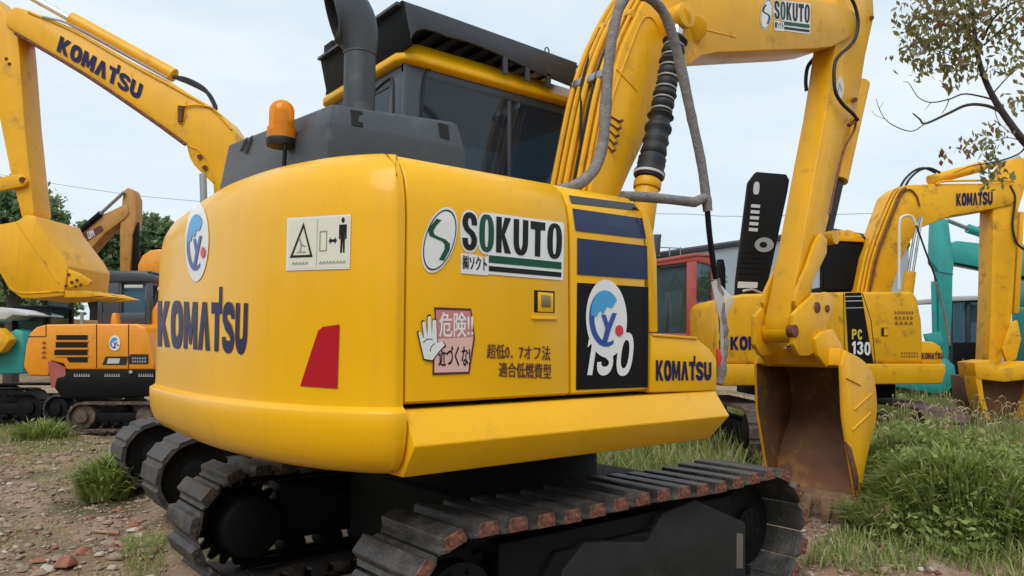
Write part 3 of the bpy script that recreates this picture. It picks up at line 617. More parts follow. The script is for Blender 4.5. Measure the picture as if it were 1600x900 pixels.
g0, g1 = onY(1345, 130, -.23)+V((.02,0,0)), onY(1289, 372, -.23)+V((.03,0,0)); MB().tube([g0, g0+(g1-g0)*.65], .085, 16).tube([g0+(g1-g0)*.65, g1], .045, 12, mi=1).tube([g1-V((0,.1,0)), g1+V((0,.1,0))], .07, 14).build('bucket_cylinder', [M['paint_boom'], M['rubber']], EX)
lk = [(1283,364),(1293,374),(1292,396),(1268,445),(1258,484),(1246,486),(1242,470),(1246,452),(1262,415),(1274,380)]
for y in (AR-.055, AL+.02): MB().prism([V((q.x,y,q.z)) for q in [onY(x, yy, AR-.055) for x, yy in lk]], (0,.035,0)).build('side_link', M['paint_boom'], ARM, bevel=.005)
er = [(1240,492),(1256,475),(1272,461),(1292,456),(1305,468),(1302,492),(1292,506),(1296,522),(1290,540),(1264,556),(1250,556),(1240,538)]
for y in (AR-.11, AL+.03): MB().prism([V((q.x,y,q.z)) for q in [onY(x, yy, AR-.11) for x, yy in er]], (0,.045,0)).build('bucket_link', M['paint_boom'], ARM, bevel=.008)
for x, y, r in [(1242,517,.055),(1277,480,.05),(1293,482,.035),(1291,527,.05)]: q = onY(x, y, AR-.115); MB().tube([q-V((0,.008,0)), q+V((0,.06,0))], r, 16).build('link_pin', M['rust'], ARM, bevel=.004)

# --- bucket
KR, KL = -.68, .22
back = [onY(x, y, KR) for x, y in [(1322,548),(1346,561),(1361,578),(1368,602),(1370,650),(1357,704),(1347,760),(1341,792)]]
front = [onY(x, y, KR) for x, y in [(1338,772),(1331,735),(1318,650),(1315,572)]]
bs = spline(back, 4); BK = MB()
def inner(k): 
    c = V((3.30, 0, .95)); return V((bs[k].x+(c.x-bs[k].x)*.055, 0, bs[k].z+(c.z-bs[k].z)*.055))
n = len(bs); o0 = [V((q.x,KR+.02,q.z)) for q in bs]; o1 = [V((q.x,KL-.02,q.z)) for q in bs]; i0 = [inner(k)+V((0,KR+.02,0)) for k in range(n)]; i1 = [inner(k)+V((0,KL-.02,0)) for k in range(n)]
BK.loft([o0, o1]); BK.loft([i0, i1], mi=1); BK.add([o0[-1],o1[-1],i1[-1],i0[-1]], [(0,1,2,3)]); BK.add([o0[0],o1[0],i1[0],i0[0]], [(0,1,2,3)])
bucket = BK.build('bucket', [M['paint_boom'], M['bucket_in']], EX, smooth=40)
sp = bs+front
for y0, s in ((KR, 1), (KL-.03, 1)):
    mb = MB().prism([V((q.x,y0,q.z)) for q in sp], (0,.03,0)); o = mb.build('side_plate', [M['paint_boom'], M['bucket_in']], bucket, bevel=.004)
    for p in o.data.polygons:
        if abs(p.normal.y) > .9 and ((p.normal.y > 0) == (y0 == KR)): p.material_index = 1
# top torque box, side ribs, lip, teeth
mb = MB().prism([V((q.x,KR+.0,q.z)) for q in [onY(x, y, KR) for x, y in [(1264,548),(1316,546),(1316,572),(1300,584),(1264,584)]]], (0,.22,0))
t0 = onY(1315,571,KR); tb = onY(1323,547,KR)
mb = MB().hull([V((t0.x,KR+.03,t0.z)),V((tb.x-.06,KR+.03,tb.z+.02)),V((tb.x+.05,KR+.03,tb.z)),V((t0.x+.1,KR+.03,t0.z-.03))], [V((t0.x,KL-.03,t0.z)),V((tb.x-.06,KL-.03,tb.z+.02)),V((tb.x+.05,KL-.03,tb.z)),V((t0.x+.1,KL-.03,t0.z-.03))])
mb.build('torque_tube', M['paint_boom'], bucket, bevel=.012)
for y in (KR+.13, KL-.20):
    e = [V((t0.x-.02,0,t0.z-.02)),V((t0.x-.16,0,t0.z+.09)),V((t0.x-.2,0,t0.z+.24)),V((t0.x-.08,0,t0.z+.30)),V((t0.x+.12,0,t0.z+.33)),V((t0.x+.26,0,t0.z+.2)),V((t0.x+.3,0,t0.z+.1))]
    MB().prism([q+V((0,y,0)) for q in e], (0,.045,0)).build('bucket_ear', M['paint_boom'], bucket, bevel=.008)
lip = MB()
l0 = bs[-1]; lip.hull([V((l0.x+.03,KR-.012,l0.z+.10)),V((l0.x-.05,KR-.012,l0.z+.10)),V((l0.x-.07,KR-.012,l0.z-.03)),V((l0.x-.02,KR-.012,l0.z-.03))], [V((l0.x+.03,KL+.012,l0.z+.10)),V((l0.x-.05,KL+.012,l0.z+.10)),V((l0.x-.07,KL+.012,l0.z-.03)),V((l0.x-.02,KL+.012,l0.z-.03))])
lip.build('cutting_edge', M['teeth'], bucket, bevel=.006)
tooth = None
for k in range(5):
    y = KR+.05+k*(KL-KR-.1)/4
    if tooth is None:
        tm = MB().hull([V((l0.x+.02,y-.055,l0.z+.07)),V((l0.x+.02,y+.055,l0.z+.07)),V((l0.x-.10,y+.055,l0.z+.05)),V((l0.x-.10,y-.055,l0.z+.05))], [V((l0.x-.09,y-.03,l0.z-.16)),V((l0.x-.09,y+.03,l0.z-.16)),V((l0.x-.125,y+.03,l0.z-.15)),V((l0.x-.125,y-.03,l0.z-.15))])
        tooth = tm.build('bucket_tooth', M['teeth'], bucket, bevel=.006); ty = y
    else: copy_obj(tooth, bucket, Matrix.Translation((0, y-ty, 0)))
mb = MB()
for a in ([(1322,590),(1345,602)], [(1335,640),(1362,615)], [(1332,672),(1360,645)]):
    p, q = [onY(x, y, KR-.004) for x, y in a]; mb.tube([p, q], .008, 6)
mb.build('side_rib', M['paint_boom'], bucket)
mb = MB(); q0, q1 = onY(1331,730,KR-.012), onY(1341,790,KR-.012); q2 = onY(1355,712,KR-.012); mb.prism([q0, onY(1322,690,KR-.012), onY(1331,700,KR-.012), onY(1342,745,KR-.012), q1], (0,.016,0)); mb.build('side_cutter', M['rust'], bucket, bevel=.003)
# --- grab rail wrapped in grey foam
HR = -1.1
r1 = spline([onY(x, y, HR) for x, y in [(872,298),(905,287),(930,262),(942,222),(946,170),(951,100),(960,40),(972,2),(986,-10),(1006,-7),(1026,6),(1041,28),(1053,62),(1066,115),(1081,185),(1095,250),(1102,298),(1106,330)]], 5)
rail = MB().tube(r1, [.033+random.uniform(-.003,.003) for _ in r1], 10).tube([onY(x, y, HR) for x, y in [(972,306),(1010,308),(1050,312),(1085,316),(1102,308)]], [.03,.033,.031,.034,.03], 10).build('grab_rail', M['foam'], EX, smooth=60)
r2 = spline([onY(x, y, HR) for x, y in [(1105,325),(1109,370),(1116,420),(1124,470),(1129,520),(1127,560)]], 4); MB().tube(r2, .019, 8).build('rail_post', M['black'], rail)
r3 = [onY(x, y, HR+.0) for x, y in [(1118,436),(1124,470),(1130,510),(1131,540),(1127,575),(1124,600)]]; r3 = spline(r3, 5); MB().tube(r3, [.03+random.uniform(-.006,.008) for _ in r3], 9).build('foam_sleeve', M['foam'], rail, smooth=60)
fv = [[(1110,441),(1117,437),(1124,441)],[(1112,452),(1126,448),(1137,458)],[(1117,472),(1133,464),(1150,467)],[(1124,500),(1132,497),(1136,490)],[(1126,535),(1132,533),(1133,528)],[(1125,580),(1128,580),(1130,575)]]
rg = [[onY(a[0]+random.uniform(-2,2), a[1], HR-.04+k*.02+random.uniform(-.02,.02)) for k, a in enumerate(r)] for r in fv]; MB().loft(rg).build('torn_film', M['film'], rail, fix=False, smooth=80)
MB().tube([onY(1122,545,HR-.05), onY(1124,560,HR-.055), onY(1122,573,HR-.05)], [.012,.02,.008], 8).build('red_tag', M['dotred'], rail)
# --- undercarriage
def shoe_mesh(w):
    mb = MB(); pr = [(-.089,0),(-.089,.022),(-.06,.030),(-.052,.066),(-.044,.073),(.044,.073),(.052,.066),(.06,.030),(.089,.022),(.089,0)]; e = w/2-.03
    R = []
    for y, kz in ((-w/2,1),(-w/2+.004,1),(-e,1),(e,1),(w/2-.004,1),(w/2,1)):
        inn = abs(y) > e+.001
        R.append([V(((max(-.058, min(.058, x)) if inn else x), y, (max(z, .006) if inn else z))) for x, z in pr])
    mb.loft(R, closed=True, cap=True)
    for x in (-.026,.026):
        for sg in (-1, 1): mb.tube([V((x,sg*(w/2-.002),.038)), V((x,sg*(w/2+.006),.038))], .013, 8)
    return mb
def track(yc, xr, xf, sm='shoe', w=.58, r=.335, zc=.375):
    L = xf-xr; per = 2*L+2*math.pi*r; n = round(per/.180); st = per/n
    TF = MB()
    TF.bx((xr+.25,yc-.12,zc-.16),(xf-.24,yc+.12,zc+.24)).prism([V((xr+.4,yc-.16,zc-.10)),V((xf-.4,yc-.16,zc-.10)),V((xf-.6,yc-.16,zc+.15)),V((xr+.6,yc-.16,zc+.15))], (0,.32,0))
    tf = TF.build('track', M['black'], EX, bevel=.015)
    sh = None
    for k in range(n):
        s = (k+.35)*st
        if s < L: p = V((xr+s,yc,zc+r)); a = 0
        elif s < L+math.pi*r: q = (s-L)/r; p = V((xf+r*math.sin(q),yc,zc+r*math.cos(q))); a = q
        elif s < 2*L+math.pi*r: p = V((xf-(s-L-math.pi*r),yc,zc-r)); a = math.pi
        else: q = (s-2*L-math.pi*r)/r; p = V((xr-r*math.sin(q),yc,zc-r*math.cos(q))); a = math.pi+q
        sag = -.018*math.sin(max(0, min(1, (p.x-xr)/L))*math.pi*2)**2 if a == 0 else 0
        mw = Matrix.Translation(p+V((0,0,sag))) @ Matrix.Rotation(a, 4, 'Y')
        if sh is None: sh = shoe_mesh(w).build('track_shoe', M[sm], tf, bevel=.003, seg=1); sh.matrix_basis = mw
        else: copy_obj(sh, tf, mw)
    def wheel(x, rr, ww, name, m, z=zc):
        mb = MB(); c = V((x,yc,z)); mb.tube([c-V((0,ww/2,0)), c+V((0,ww/2,0))], rr, 28).tube([c-V((0,ww/2+.04,0)), c+V((0,ww/2+.04,0))], rr*.45, 20)
        for k in range(8): q = k*math.pi/4; mb.tube([c+V((rr*.32*math.cos(q),-ww/2-.05,rr*.32*math.sin(q))), c+V((rr*.32*math.cos(q),ww/2+.05,rr*.32*math.sin(q)))], .016, 6)
        return mb.build(name, M[m], tf, bevel=.012)
    def sprocket(x):
        c = V((x,yc,zc)); nT = 19; pr = []
        for k in range(nT*4): a = 2*math.pi*k/(nT*4); rr = (.30,.30,.245,.245)[k % 4]; pr.append(c+V((rr*math.cos(a),-.03,rr*math.sin(a))))
        mb = MB().prism(pr, (0,.06,0)).tube([c-V((0,.14,0)), c+V((0,.12,0))], .2, 24).tube([c-V((0,.2,0)), c+V((0,.16,0))], .12, 20)
        for k in range(10): q = k*math.pi/5; mb.tube([c+V((.16*math.cos(q),-.155,.16*math.sin(q))), c+V((.16*math.cos(q),-.13,.16*math.sin(q)))], .016, 6)
        return mb.build('sprocket', M['black'], tf, bevel=.006)
    MB().tube([V((xr,yc-.30,zc)), V((xr,yc-.02,zc))] if yc > 0 else [V((xr,yc+.02,zc)), V((xr,yc+.30,zc))], [.20,.23], 24).build('travel_motor', M['black'], tf, bevel=.02)
    sprocket(xr); wheel(xf, .27, .11, 'idler', 'black')
    for k in range(7): wheel(xr+.38+k*(L-.76)/6, .085, .2, 'track_roller', 'black', zc-.215)
    # chain links
    mb = MB()
    for y in (yc-.07, yc+.07): mb.bx((xr,y-.018,zc+r-.07),(xf,y+.018,zc+r-.012)); mb.bx((xr,y-.018,zc-r+.012),(xf,y+.018,zc-r+.07))
    mb.build('chain_links', M['black'], tf); return tf
TR_ = track(YS+.29, -1.335, 1.10); track(1.30, -1.56, .95, 'shoeplain')
fp = [(862,960),(880,890),(915,845),(1012,846),(1035,802),(1088,780),(1166,816),(1168,960)]
MB().prism([onY(x, y, -1.13) for x, y in fp], (0,.25,0)).build('track_cover', M['tgrey'], TR_, bevel=.02)
MB().prism([onY(x, y, -1.136) for x, y in [(1151,833),(1161,834),(1161,888),(1151,888)]], (0,.01,0)).build('wear_strip', M['steel'], TR_)
mb = MB().tube([V((-.1,YC,.62)),V((-.1,YC,1.06))], .68, 40).bx((-.85,-.70,.22),(.75,1.02,.70)).tube([V((-.1,YC,.9)),V((-.1,YC,.98))], .74, 40); mb.build('undercarriage', M['void'], EX, bevel=.02)
# ==================================================================
# MACHINES STANDING BEHIND (each outline is set on a real plane at its own distance, then given its width)
# ==================================================================
def pd(px, D): return [onD(x, y, D) for x, y in px]
def pris(root, name, px, D, thick, m, bevel=.01, par=None, smooth=35, seg=2):
    return MB().prism(pd(px, D), DIR*thick).build(name, M[m] if isinstance(m, str) else m, par or root, bevel=bevel, smooth=smooth, seg=seg)
def tub(root, name, px, D, r, m, n=8, par=None, sp=0):
    P = pd(px, D) if not isinstance(D, (list, tuple)) else [onD(x, y, d) for (x, y), d in zip(px, D)]
    return MB().tube(spline(P, sp) if sp else P, r, n).build(name, M[m], par or root)
def art(root, quad, D, name, mats, f, cuts=0):
    d = Decal(quad, hitD(D), cuts); f(d); return d.build(name, [M[q] for q in mats], root)
def scribble(d, rows, cols, mi=0, h=.6):
    for r in range(rows):
        for c in range(cols[r] if isinstance(cols, list) else cols):
            n = cols[r] if isinstance(cols, list) else cols; w = 1/n; y0 = 1-(r+1)/rows; hh = h/rows; x0 = c*w+.1*w
            d.rect(x0, y0, x0+w*.8, y0+hh*.18, mi); d.rect(x0, y0+hh*.45, x0+w*.75, y0+hh*.6, mi); d.rect(x0+w*.3, y0+hh*.2, x0+w*.48, y0+hh, mi)
def belt(root, c, fwd, L, r, w, m='shoeplain', name='track', pitch=.19, wheels=True, amp=.032, wm='black'):
    """track belt as one ribbed band round a stadium path, with frame, sprocket, idler and rollers"""
    c = V(c); fwd = V(fwd).normalized(); lat = V((-fwd.y, fwd.x, 0)); per = 2*L+2*math.pi*r; n = round(per/pitch); rings = []
    def at(s):
        s %= per
        if s < L: return V((-L/2+s, r)), V((0, 1))
        s -= L
        if s < math.pi*r: a = s/r; return V((L/2+r*math.sin(a), r*math.cos(a))), V((math.sin(a), math.cos(a)))
        s -= math.pi*r
        if s < L: return V((L/2-s, -r)), V((0, -1))
        a = (s-L)/r; return V((-L/2-r*math.sin(a), -r*math.cos(a))), V((-math.sin(a), -math.cos(a)))
    for k in range(n):
        for q, o in ((.03,.010),(.14,amp),(.78,amp),(.9,.010)):
            p, nn = at((k+q)*per/n); R = []
            for dd, y in ((-.014,-w/2),(o,-w/2),(o,w/2),(-.014,w/2)): e = p+nn*dd; R.append(c+fwd*e.x+V((0,0,e.y))+lat*y)
            rings.append(R)
    rings.append(rings[0]); t = MB().loft(rings, closed=True).build(name, M[m], root, smooth=20)
    if wheels:
        def disc(x, z, rr, ww, nm, mm='black'):
            o = c+fwd*x+V((0,0,z)); MB().tube([o-lat*ww/2, o+lat*ww/2], rr, 20).tube([o-lat*(ww/2+.05), o+lat*(ww/2+.05)], rr*.5, 16).build(nm, M[mm], t, bevel=.01)
        disc(-L/2, 0, r*.92, w*.7, 'sprocket', wm); disc(L/2, 0, r*.9, w*.6, 'idler', wm)
        for k in range(5): disc(-L/2+L*(k+.8)/5.6, -r*.62, r*.26, w*.5, 'track_roller')
        MB().box(c+V((0,0,-.02)), (L*.8, w*.55, r*.8), fwd, lat, (0,0,1)).build('track_frame', M['black'], t, bevel=.03)
    return t
def cab_box(root, px0, px1, py0, py1, D, depth, frame='dgrey', post=7, mid=None, name='cab'):
    """cab of posts and rails with glass between, facing the picture"""
    mb = MB()
    def bar(x0, y0, x1, y1, d0, d1): mb.hull(pd([(x0,y0),(x1,y0),(x1,y1),(x0,y1)], d0), [q+DIR*(d1-d0) for q in pd([(x0,y0),(x1,y0),(x1,y1),(x0,y1)], d0)])
    for d in (D, D+depth-.1):
        bar(px0, py0, px1, py0+post, d, d+.1); bar(px0, py0+post, px0+post, py1, d, d+.1); bar(px1-post, py0+post, px1, py1, d, d+.1); bar(px0+post, py1-post*2.2, px1-post, py1, d, d+.1)
        if mid: bar(mid-post*.5, py0+post, mid+post*.5, py1-post*2.2, d+.005, d+.095)
    bar(px0+.5, py0-3, px1-.5, py0+1, D-.02, D+depth+.02); bar(px0+1, py1-10, px1-1, py1-1, D+.05, D+depth-.05)
    cb = mb.build(name, M[frame], root, bevel=.015)
    pris(root, 'window', [(px0+post,py0+post),(px1-post,py0+post),(px1-post,py1-post*2),(px0+post,py1-post*2)], D+.05, .01, 'glass2', 0, cb)
    pris(root, 'window', [(px0+post,py0+post),(px1-post,py0+post),(px1-post,py1-post*2),(px0+post,py1-post*2)], D+depth-.06, .01, 'glass2', 0, cb)
    return cb
# --- second yellow excavator of the same make, right background, engine hood open
D2 = 10.9
E2 = thing('excavator', ground_at(1290, D2+1.3), 'yellow excavator behind the foreground bucket with its dark engine hood standing open', 'excavator', 'yellow excavators')
pris(E2, 'body', [(1136,464),(1162,459),(1300,456.5),(1426,455),(1434,464),(1441,500),(1445,568),(1200,569),(1122,569),(1121,480),(1126,468)], D2, 2.5, 'paint_old', .06, seg=3)
pris(E2, 'step_box', [(1440,533),(1460,534),(1470,541),(1474,551),(1474,568),(1440,568)], D2+.002, .9, 'paint_old', .03)
pris(E2, 'skirt_beam', [(1120,569),(1478,568),(1479,580),(1473,600),(1124,603),(1119,590)], D2-.05, 2.6, 'paint_old', .03)
pris(E2, 'slew_frame', [(1200,600),(1400,600),(1400,622),(1200,622)], D2+.5, 1.6, 'black', .02)
HD = pris(E2, 'open_hood', [(1182,268),(1229,272),(1234,281),(1231,300),(1214,380),(1197,458),(1150,464),(1151,440),(1158,380),(1168,300),(1170,284)], D2+.55, .12, 'black', .02, seg=3)
def lab(px, m='label', nm='pale_label', p=HD, D=D2+.545): return art(p, px, D, nm, [m], lambda d: d.rect(0,0,1,1,0))
art(HD, [(1178,284),(1187,284),(1186,304),(1176,304)], D2+.545, 'pale_label', ['label'], lambda d: d.poly([ell(.5,.5,.5,.5,20,3)], 0))
for k in range(5): lab([(1174-k*.9,319+k*9.2),(1188-k*.9,320+k*9.2),(1187-k*.9,325+k*9.2),(1173-k*.9,324+k*9.2)])
lab([(1153,440),(1184,441),(1183,450),(1152,450)])
art(HD, [(1179,371),(1209,371),(1209,394),(1179,394)], D2+.54, 'air_duct', ['greyink', 'black'], lambda d: (d.poly([ell(.5,.5,.5,.5,24)], 0), d.poly([ell(.45,.5,.2,.2,16)], 1, 2)))
mb = MB()
for y in (394, 402, 410, 418, 427): mb.tube([onD(1158-(y-394)*.12, y, D2+.55), onD(1204-(y-394)*.2, y+1, D2+.55)], .010, 6)
mb.build('hood_rib', M['black'], HD)
tub(E2, 'hood_hinge', [(1160,455),(1175,452),(1190,458)], D2+.5, .02, 'steel')
art(E2, [(1320,457.5),(1345,457),(1366,575),(1327,576)], D2-.004, 'black_stripe', ['blackpanel','greywhite'], lambda d: (d.poly([[(0,1),(1,1),(1.02,.9),(1.0,.55),(1.0,0),(.0,0)]], 0), d.rect(.0,.945,1,.955,1,1), d.rect(.0,.885,1,.895,1,1), d.rect(0,.795,1,.803,1,1)), 6)
pc, pcw = word('PC', .62, .2, .16); w1, w1w = word('130', .62, .2, .14)
art(E2, [(1331,514),(1347,515),(1347,531),(1331,530)], D2-.012, 'model_lettering', ['yellowink'], lambda d: d.word(pc, pcw, (0,0,1,1), 0))
art(E2, [(1331,533),(1360,535),(1360,555),(1331,553)], D2-.012, 'number_lettering', ['white'], lambda d: d.word(w1, w1w, (0,0,1,1), 0))
art(E2, [(1141,519),(1238,518),(1238,547),(1141,547)], D2-.006, 'maker_lettering', ['navy'], lambda d: d.word(KOM, kw, (0,.02,1,.76), 0))
art(E2, [(1440,548),(1474,548),(1474,561),(1440,561)], D2-.004, 'maker_lettering', ['maroon'], lambda d: d.word(KOM, kw, (0,.02,1,.76), 0))
art(E2, [(1397,482),(1428,482),(1427,507),(1397,507)], D2-.006, 'worn_lettering', ['rust'], lambda d: scribble(d, 3, [7,5,4]))
art(E2, [(1407,548),(1435,548),(1435,558),(1407,558)], D2-.006, 'worn_lettering', ['rust'], lambda d: scribble(d, 2, 7))
lab([(1377,512),(1388,512),(1388,525),(1377,525)], 'void', 'lock_recess', E2, D2-.006); lab([(1381,513),(1388,513),(1388,524),(1381,524)], 'paint_old', 'lock_plate', E2, D2-.012)
tub(E2, 'panel_seam', [(1318,458),(1319,520),(1321,568)], D2+.0, .006, 'void'); tub(E2, 'panel_seam', [(1347,457),(1361,500),(1368,568)], D2+.0, .006, 'void')
c2 = cab_box(E2, 1284, 1353, 372, 458, D2+1.25, 1.1, 'black', 9); pris(E2, 'cab_roof', [(1282,376),(1288,362),(1328,358),(1346,366),(1356,379)], D2+1.22, 1.2, 'paint_old', .04, c2)
pris(E2, 'rear_window', [(1288,378),(1350,382),(1350,452),(1288,452)], D2+1.21, .02, 'blackpanel', 0, c2)
bm2 = pris(E2, 'boom', [(1340,470),(1354,400),(1371,358),(1391,303),(1404,292),(1421,288.5),(1470,287),(1575,286),(1586,295),(1588,310),(1580,320),(1552,326),(1487,337),(1441,355),(1424,375),(1408,408),(1394,452),(1390,470)], D2+.95, .45, 'paint_old', .02)
for k, (o, m) in enumerate([(0,'paint_old'),(6,'paint_boom'),(12,'paint_old'),(19,'rust')]):
    tub(E2, 'hydraulic_pipe', [(1340+o,456),(1352+o,400),(1370+o,350),(1390+o*.9,305),(1404+o*.6,293)], D2+.92-.0*k, .02, m, 6, bm2, 5)
art(bm2, [(1494,296),(1551,293),(1551,320),(1494,322)], D2+.945, 'maker_lettering', ['navy'], lambda d: d.word(KOM, kw, (0,.02,1,.76), 0))
ac = tub(E2, 'arm_cylinder', [(1452,282),(1535,260)], D2+1.15, .085, 'paint_old', 14); tub(E2, 'cylinder_rod', [(1535,260),(1592,246)], D2+1.15, .045, 'chrome', 10, ac)
tub(E2, 'hydraulic_pipe', [(1462,288),(1480,283),(1560,282),(1585,284)], D2+.93, .018, 'paint_boom', 6, bm2, 3)
for o in (0, 7): tub(E2, 'hydraulic_hose', [(1403+o,300),(1414+o,280),(1430+o,266),(1446+o,263),(1462+o,270)], D2+1.0, .02, 'rubber', 6, bm2, 5)
tub(E2, 'hydraulic_hose', [(1400,307),(1420,296),(1432,306),(1437,322)], D2+.93, .014, 'rust', 6, bm2, 5)
ar2 = pris(E2, 'arm', [(1552,324),(1556,300),(1572,262),(1581,248),(1600,246),(1606,262),(1600,300),(1592,326),(1588,380),(1584,450),(1580,512),(1560,580),(1545,568),(1549,473)], D2+.98, .36, 'paint_old', .014)
pris(E2, 'bucket_cylinder', [(1594,330),(1602,330),(1594,490),(1584,490)], D2+1.1, .12, 'paint_boom', .03)
tub(E2, 'hydraulic_hose', [(1578,290),(1586,310),(1582,350),(1588,378),(1600,390)], D2+.95, .018, 'rubber', 6, ar2, 5)
lk2 = pris(E2, 'bucket_link', [(1578,505),(1590,500),(1596,530),(1588,562),(1574,566),(1566,545)], D2+.93, .06, 'paint_old', .01, ar2)
k2 = pris(E2, 'bucket', [(1530,588),(1620,588),(1614,640),(1600,664),(1564,668),(1542,652),(1534,622)], D2+.75, .8, 'bucket_in', .03)
pris(E2, 'side_plate', [(1524,570),(1533,586),(1538,622),(1548,654),(1543,658),(1531,628),(1525,596)], D2+.45, .3, 'paint_old', .008, k2); pris(E2, 'side_plate', [(1622,580),(1634,580),(1630,620),(1612,660),(1606,656),(1618,618)], D2+.45, .9, 'paint_old', .008, k2)
pris(E2, 'torque_tube', [(1522,566),(1548,562),(1562,576),(1580,574),(1604,564),(1634,572),(1634,590),(1570,597),(1526,592)], D2+.44, .45, 'paint_old', .02, k2)
bl = tub(E2, 'boom_cylinder', [(1418,458),(1422,425)], D2+.7, .085, 'paint_old', 14)
for a in (0, 7): tub(E2, 'cylinder_rod', [(1419+a,428),(1428+a,372),(1436+a*.6,340)], D2+.7, .022, 'chrome', 8, bl)
hr2 = tub(E2, 'grab_rail', [(1405,452),(1405,400),(1406,348),(1412,338),(1424,338),(1432,352)], D2-.05, .02, 'white', 8, None, 5)
tub(E2, 'rail_post', [(1431,350),(1446,392),(1462,436),(1476,490),(1484,540),(1483,562)], D2-.05, .014, 'rubber', 8, hr2, 4); tub(E2, 'rail_sleeve', [(1462,440),(1476,490),(1484,540)], D2-.06, .02, 'foam', 8, hr2, 4)
for px in (1146, 1386): p = ground_at(px, D2+.8); belt(E2, p+V((0,0,.39)), DIR, 2.5, .33, .56, 'shoebrown')
# --- yellow excavator on the left, boom reaching left over its own bucket
D3 = 8.65
E3 = thing('excavator', (.2, 4.3, 0), 'yellow excavator behind the counterweight reaching left with a large plain bucket', 'excavator', 'yellow excavators')
bm3 = pris(E3, 'boom', [(10,22),(22,10),(43,15),(113,43),(207,97),(267,128),(300,149),(330,166),(352,184),(368,207),(372,260),(360,330),(334,330),(333,287),(317,272),(303,258),(296,246),(290,224),(270,208),(233,184),(133,116),(27,52),(8,38)], D3, .42, 'paint_boom', .016)
tub(E3, 'boom_edge', [(24,52),(133,116.5),(233,184.5),(290,226)], D3-.008, .022, 'rust', 6, bm3, 3); tub(E3, 'boom_edge', [(44,19),(113,48),(207,102),(280,142),(330,170),(362,202)], D3-.006, .012, 'paint_old', 6, bm3, 4)
tub(E3, 'weld_seam', [(294,228),(312,236),(326,258),(334,285)], D3-.006, .008, 'paint_old', 6, bm3, 4)
ac3 = tub(E3, 'arm_cylinder', [(112,30),(272,118)], D3+.2, .085, 'paint_boom', 16); tub(E3, 'cylinder_rod', [(25,-18),(112,31)], D3+.2, .045, 'chrome', 10, ac3); tub(E3, 'hydraulic_pipe', [(66,26),(112,39),(200,87),(262,122)], D3-.02, .014, 'steel', 6, ac3, 3)
for o in (0, 7): tub(E3, 'hydraulic_hose', [(270+o,120+o*.3),(292+o,124+o),(318+o*.9,138+o),(332+o*.6,158+o),(337,172)], D3+.12, .024, 'rubber', 6, bm3, 5)
tub(E3, 'hydraulic_hose', [(286,166),(308,164),(330,168),(345,180)], D3-.02, .01, 'paint_old', 5, bm3, 4)
MB().tube([onD(283,166,D3-.03), onD(282,190,D3-.02)], [.04,.03], 8).build('grease_block', M['rust'], bm3); pris(E3, 'grease_bracket', [(276,160),(290,158),(291,178),(286,194),(278,192),(273,178)], D3-.012, .012, 'paint_old', .003, bm3)
for x, y in ((312,245),(320,262)): MB().tube([onD(x,y,D3-.03), onD(x,y,D3)], .03, 10).build('pin_end', M['rust'], bm3)
art(bm3, [(97,48),(226,125),(218,157),(88,80)], D3-.005, 'maker_lettering', ['navy'], lambda d: d.word(KOM, kw, (0,.02,1,.76), 0))
tub(E3, 'boom_cylinder', [(317,272),(319,335)], D3-.1, .04, 'steel', 12)
ar3 = pris(E3, 'arm', [(-14,-10),(8,18),(27,50),(31,95),(38,190),(46,270),(53,330),(50,342),(34,342),(29,320),(16,270),(0,190),(-20,90),(-30,20)], D3+.04, .34, 'paint_boom', .014)
for x, y in ((10,92),(15,100)): MB().tube([onD(x,y,D3+.03), onD(x,y,D3+.06)], .02, 8).build('grease_fitting', M['rust'], ar3)
pris(E3, 'side_link', [(-8,279),(20,272),(36,273),(42,283),(36,291),(24,293),(-6,299)], D3-.02, .05, 'paint_old', .012, ar3); MB().tube([onD(35,281,D3-.035), onD(35,281,D3+.05)], .035, 12).build('link_pin', M['rust'], ar3)
k3p = [(-10,352),(26,346),(40,336),(54,337),(61,352),(96,398),(106,416),(102,446),(100,462),(60,466),(34,466),(14,452),(-2,424),(-10,400)]
k3 = pris(E3, 'bucket', k3p, D3-.25, .9, 'paint_boom', .012)
tub(E3, 'side_rib', [(26,346),(58,392),(92,442)], D3-.252, .010, 'paint_old', 6, k3); tub(E3, 'lower_rib', [(16,450),(36,458),(100,455)], D3-.252, .010, 'paint_old', 6, k3, 4)
pris(E3, 'side_cutter', [(106,420),(124,427),(143,439),(138,446),(106,450)], D3-.27, .03, 'paint_old', .004, k3)
for x, y in ((107,429),(112,441),(120,438),(118,448),(126,445),(103,447)): MB().tube([onD(x,y,D3-.285), onD(x,y,D3-.25)], .018, 8).build('cutter_bolt', M['rust'], k3)
tt = None
for k in range(4):
    P = [(100,453),(132,453),(160,462),(132,465),(100,465)]
    if tt is None: tt = pris(E3, 'bucket_tooth', P, D3-.24, .12, 'paint_old', .01, k3)
    else: copy_obj(tt, k3, Matrix.Translation(DIR*.25*k))
pris(E3, 'body', [(330,440),(700,432),(710,560),(320,560)], D3+.0, 2.2, 'paint_old', .08); cab_box(E3, 400, 520, 330, 560, D3-1.0, 1.0, 'dgrey', 9)
MB().tube([V((.2,4.3,.55)),V((.2,4.3,1.1))], .6, 24).build('slew_ring', M['black'], E3)
for x, y in ((.15, 3.35), (.22, 5.12)): belt(E3, (x,y,.40), (1,0,0), 2.95, .335, .56)
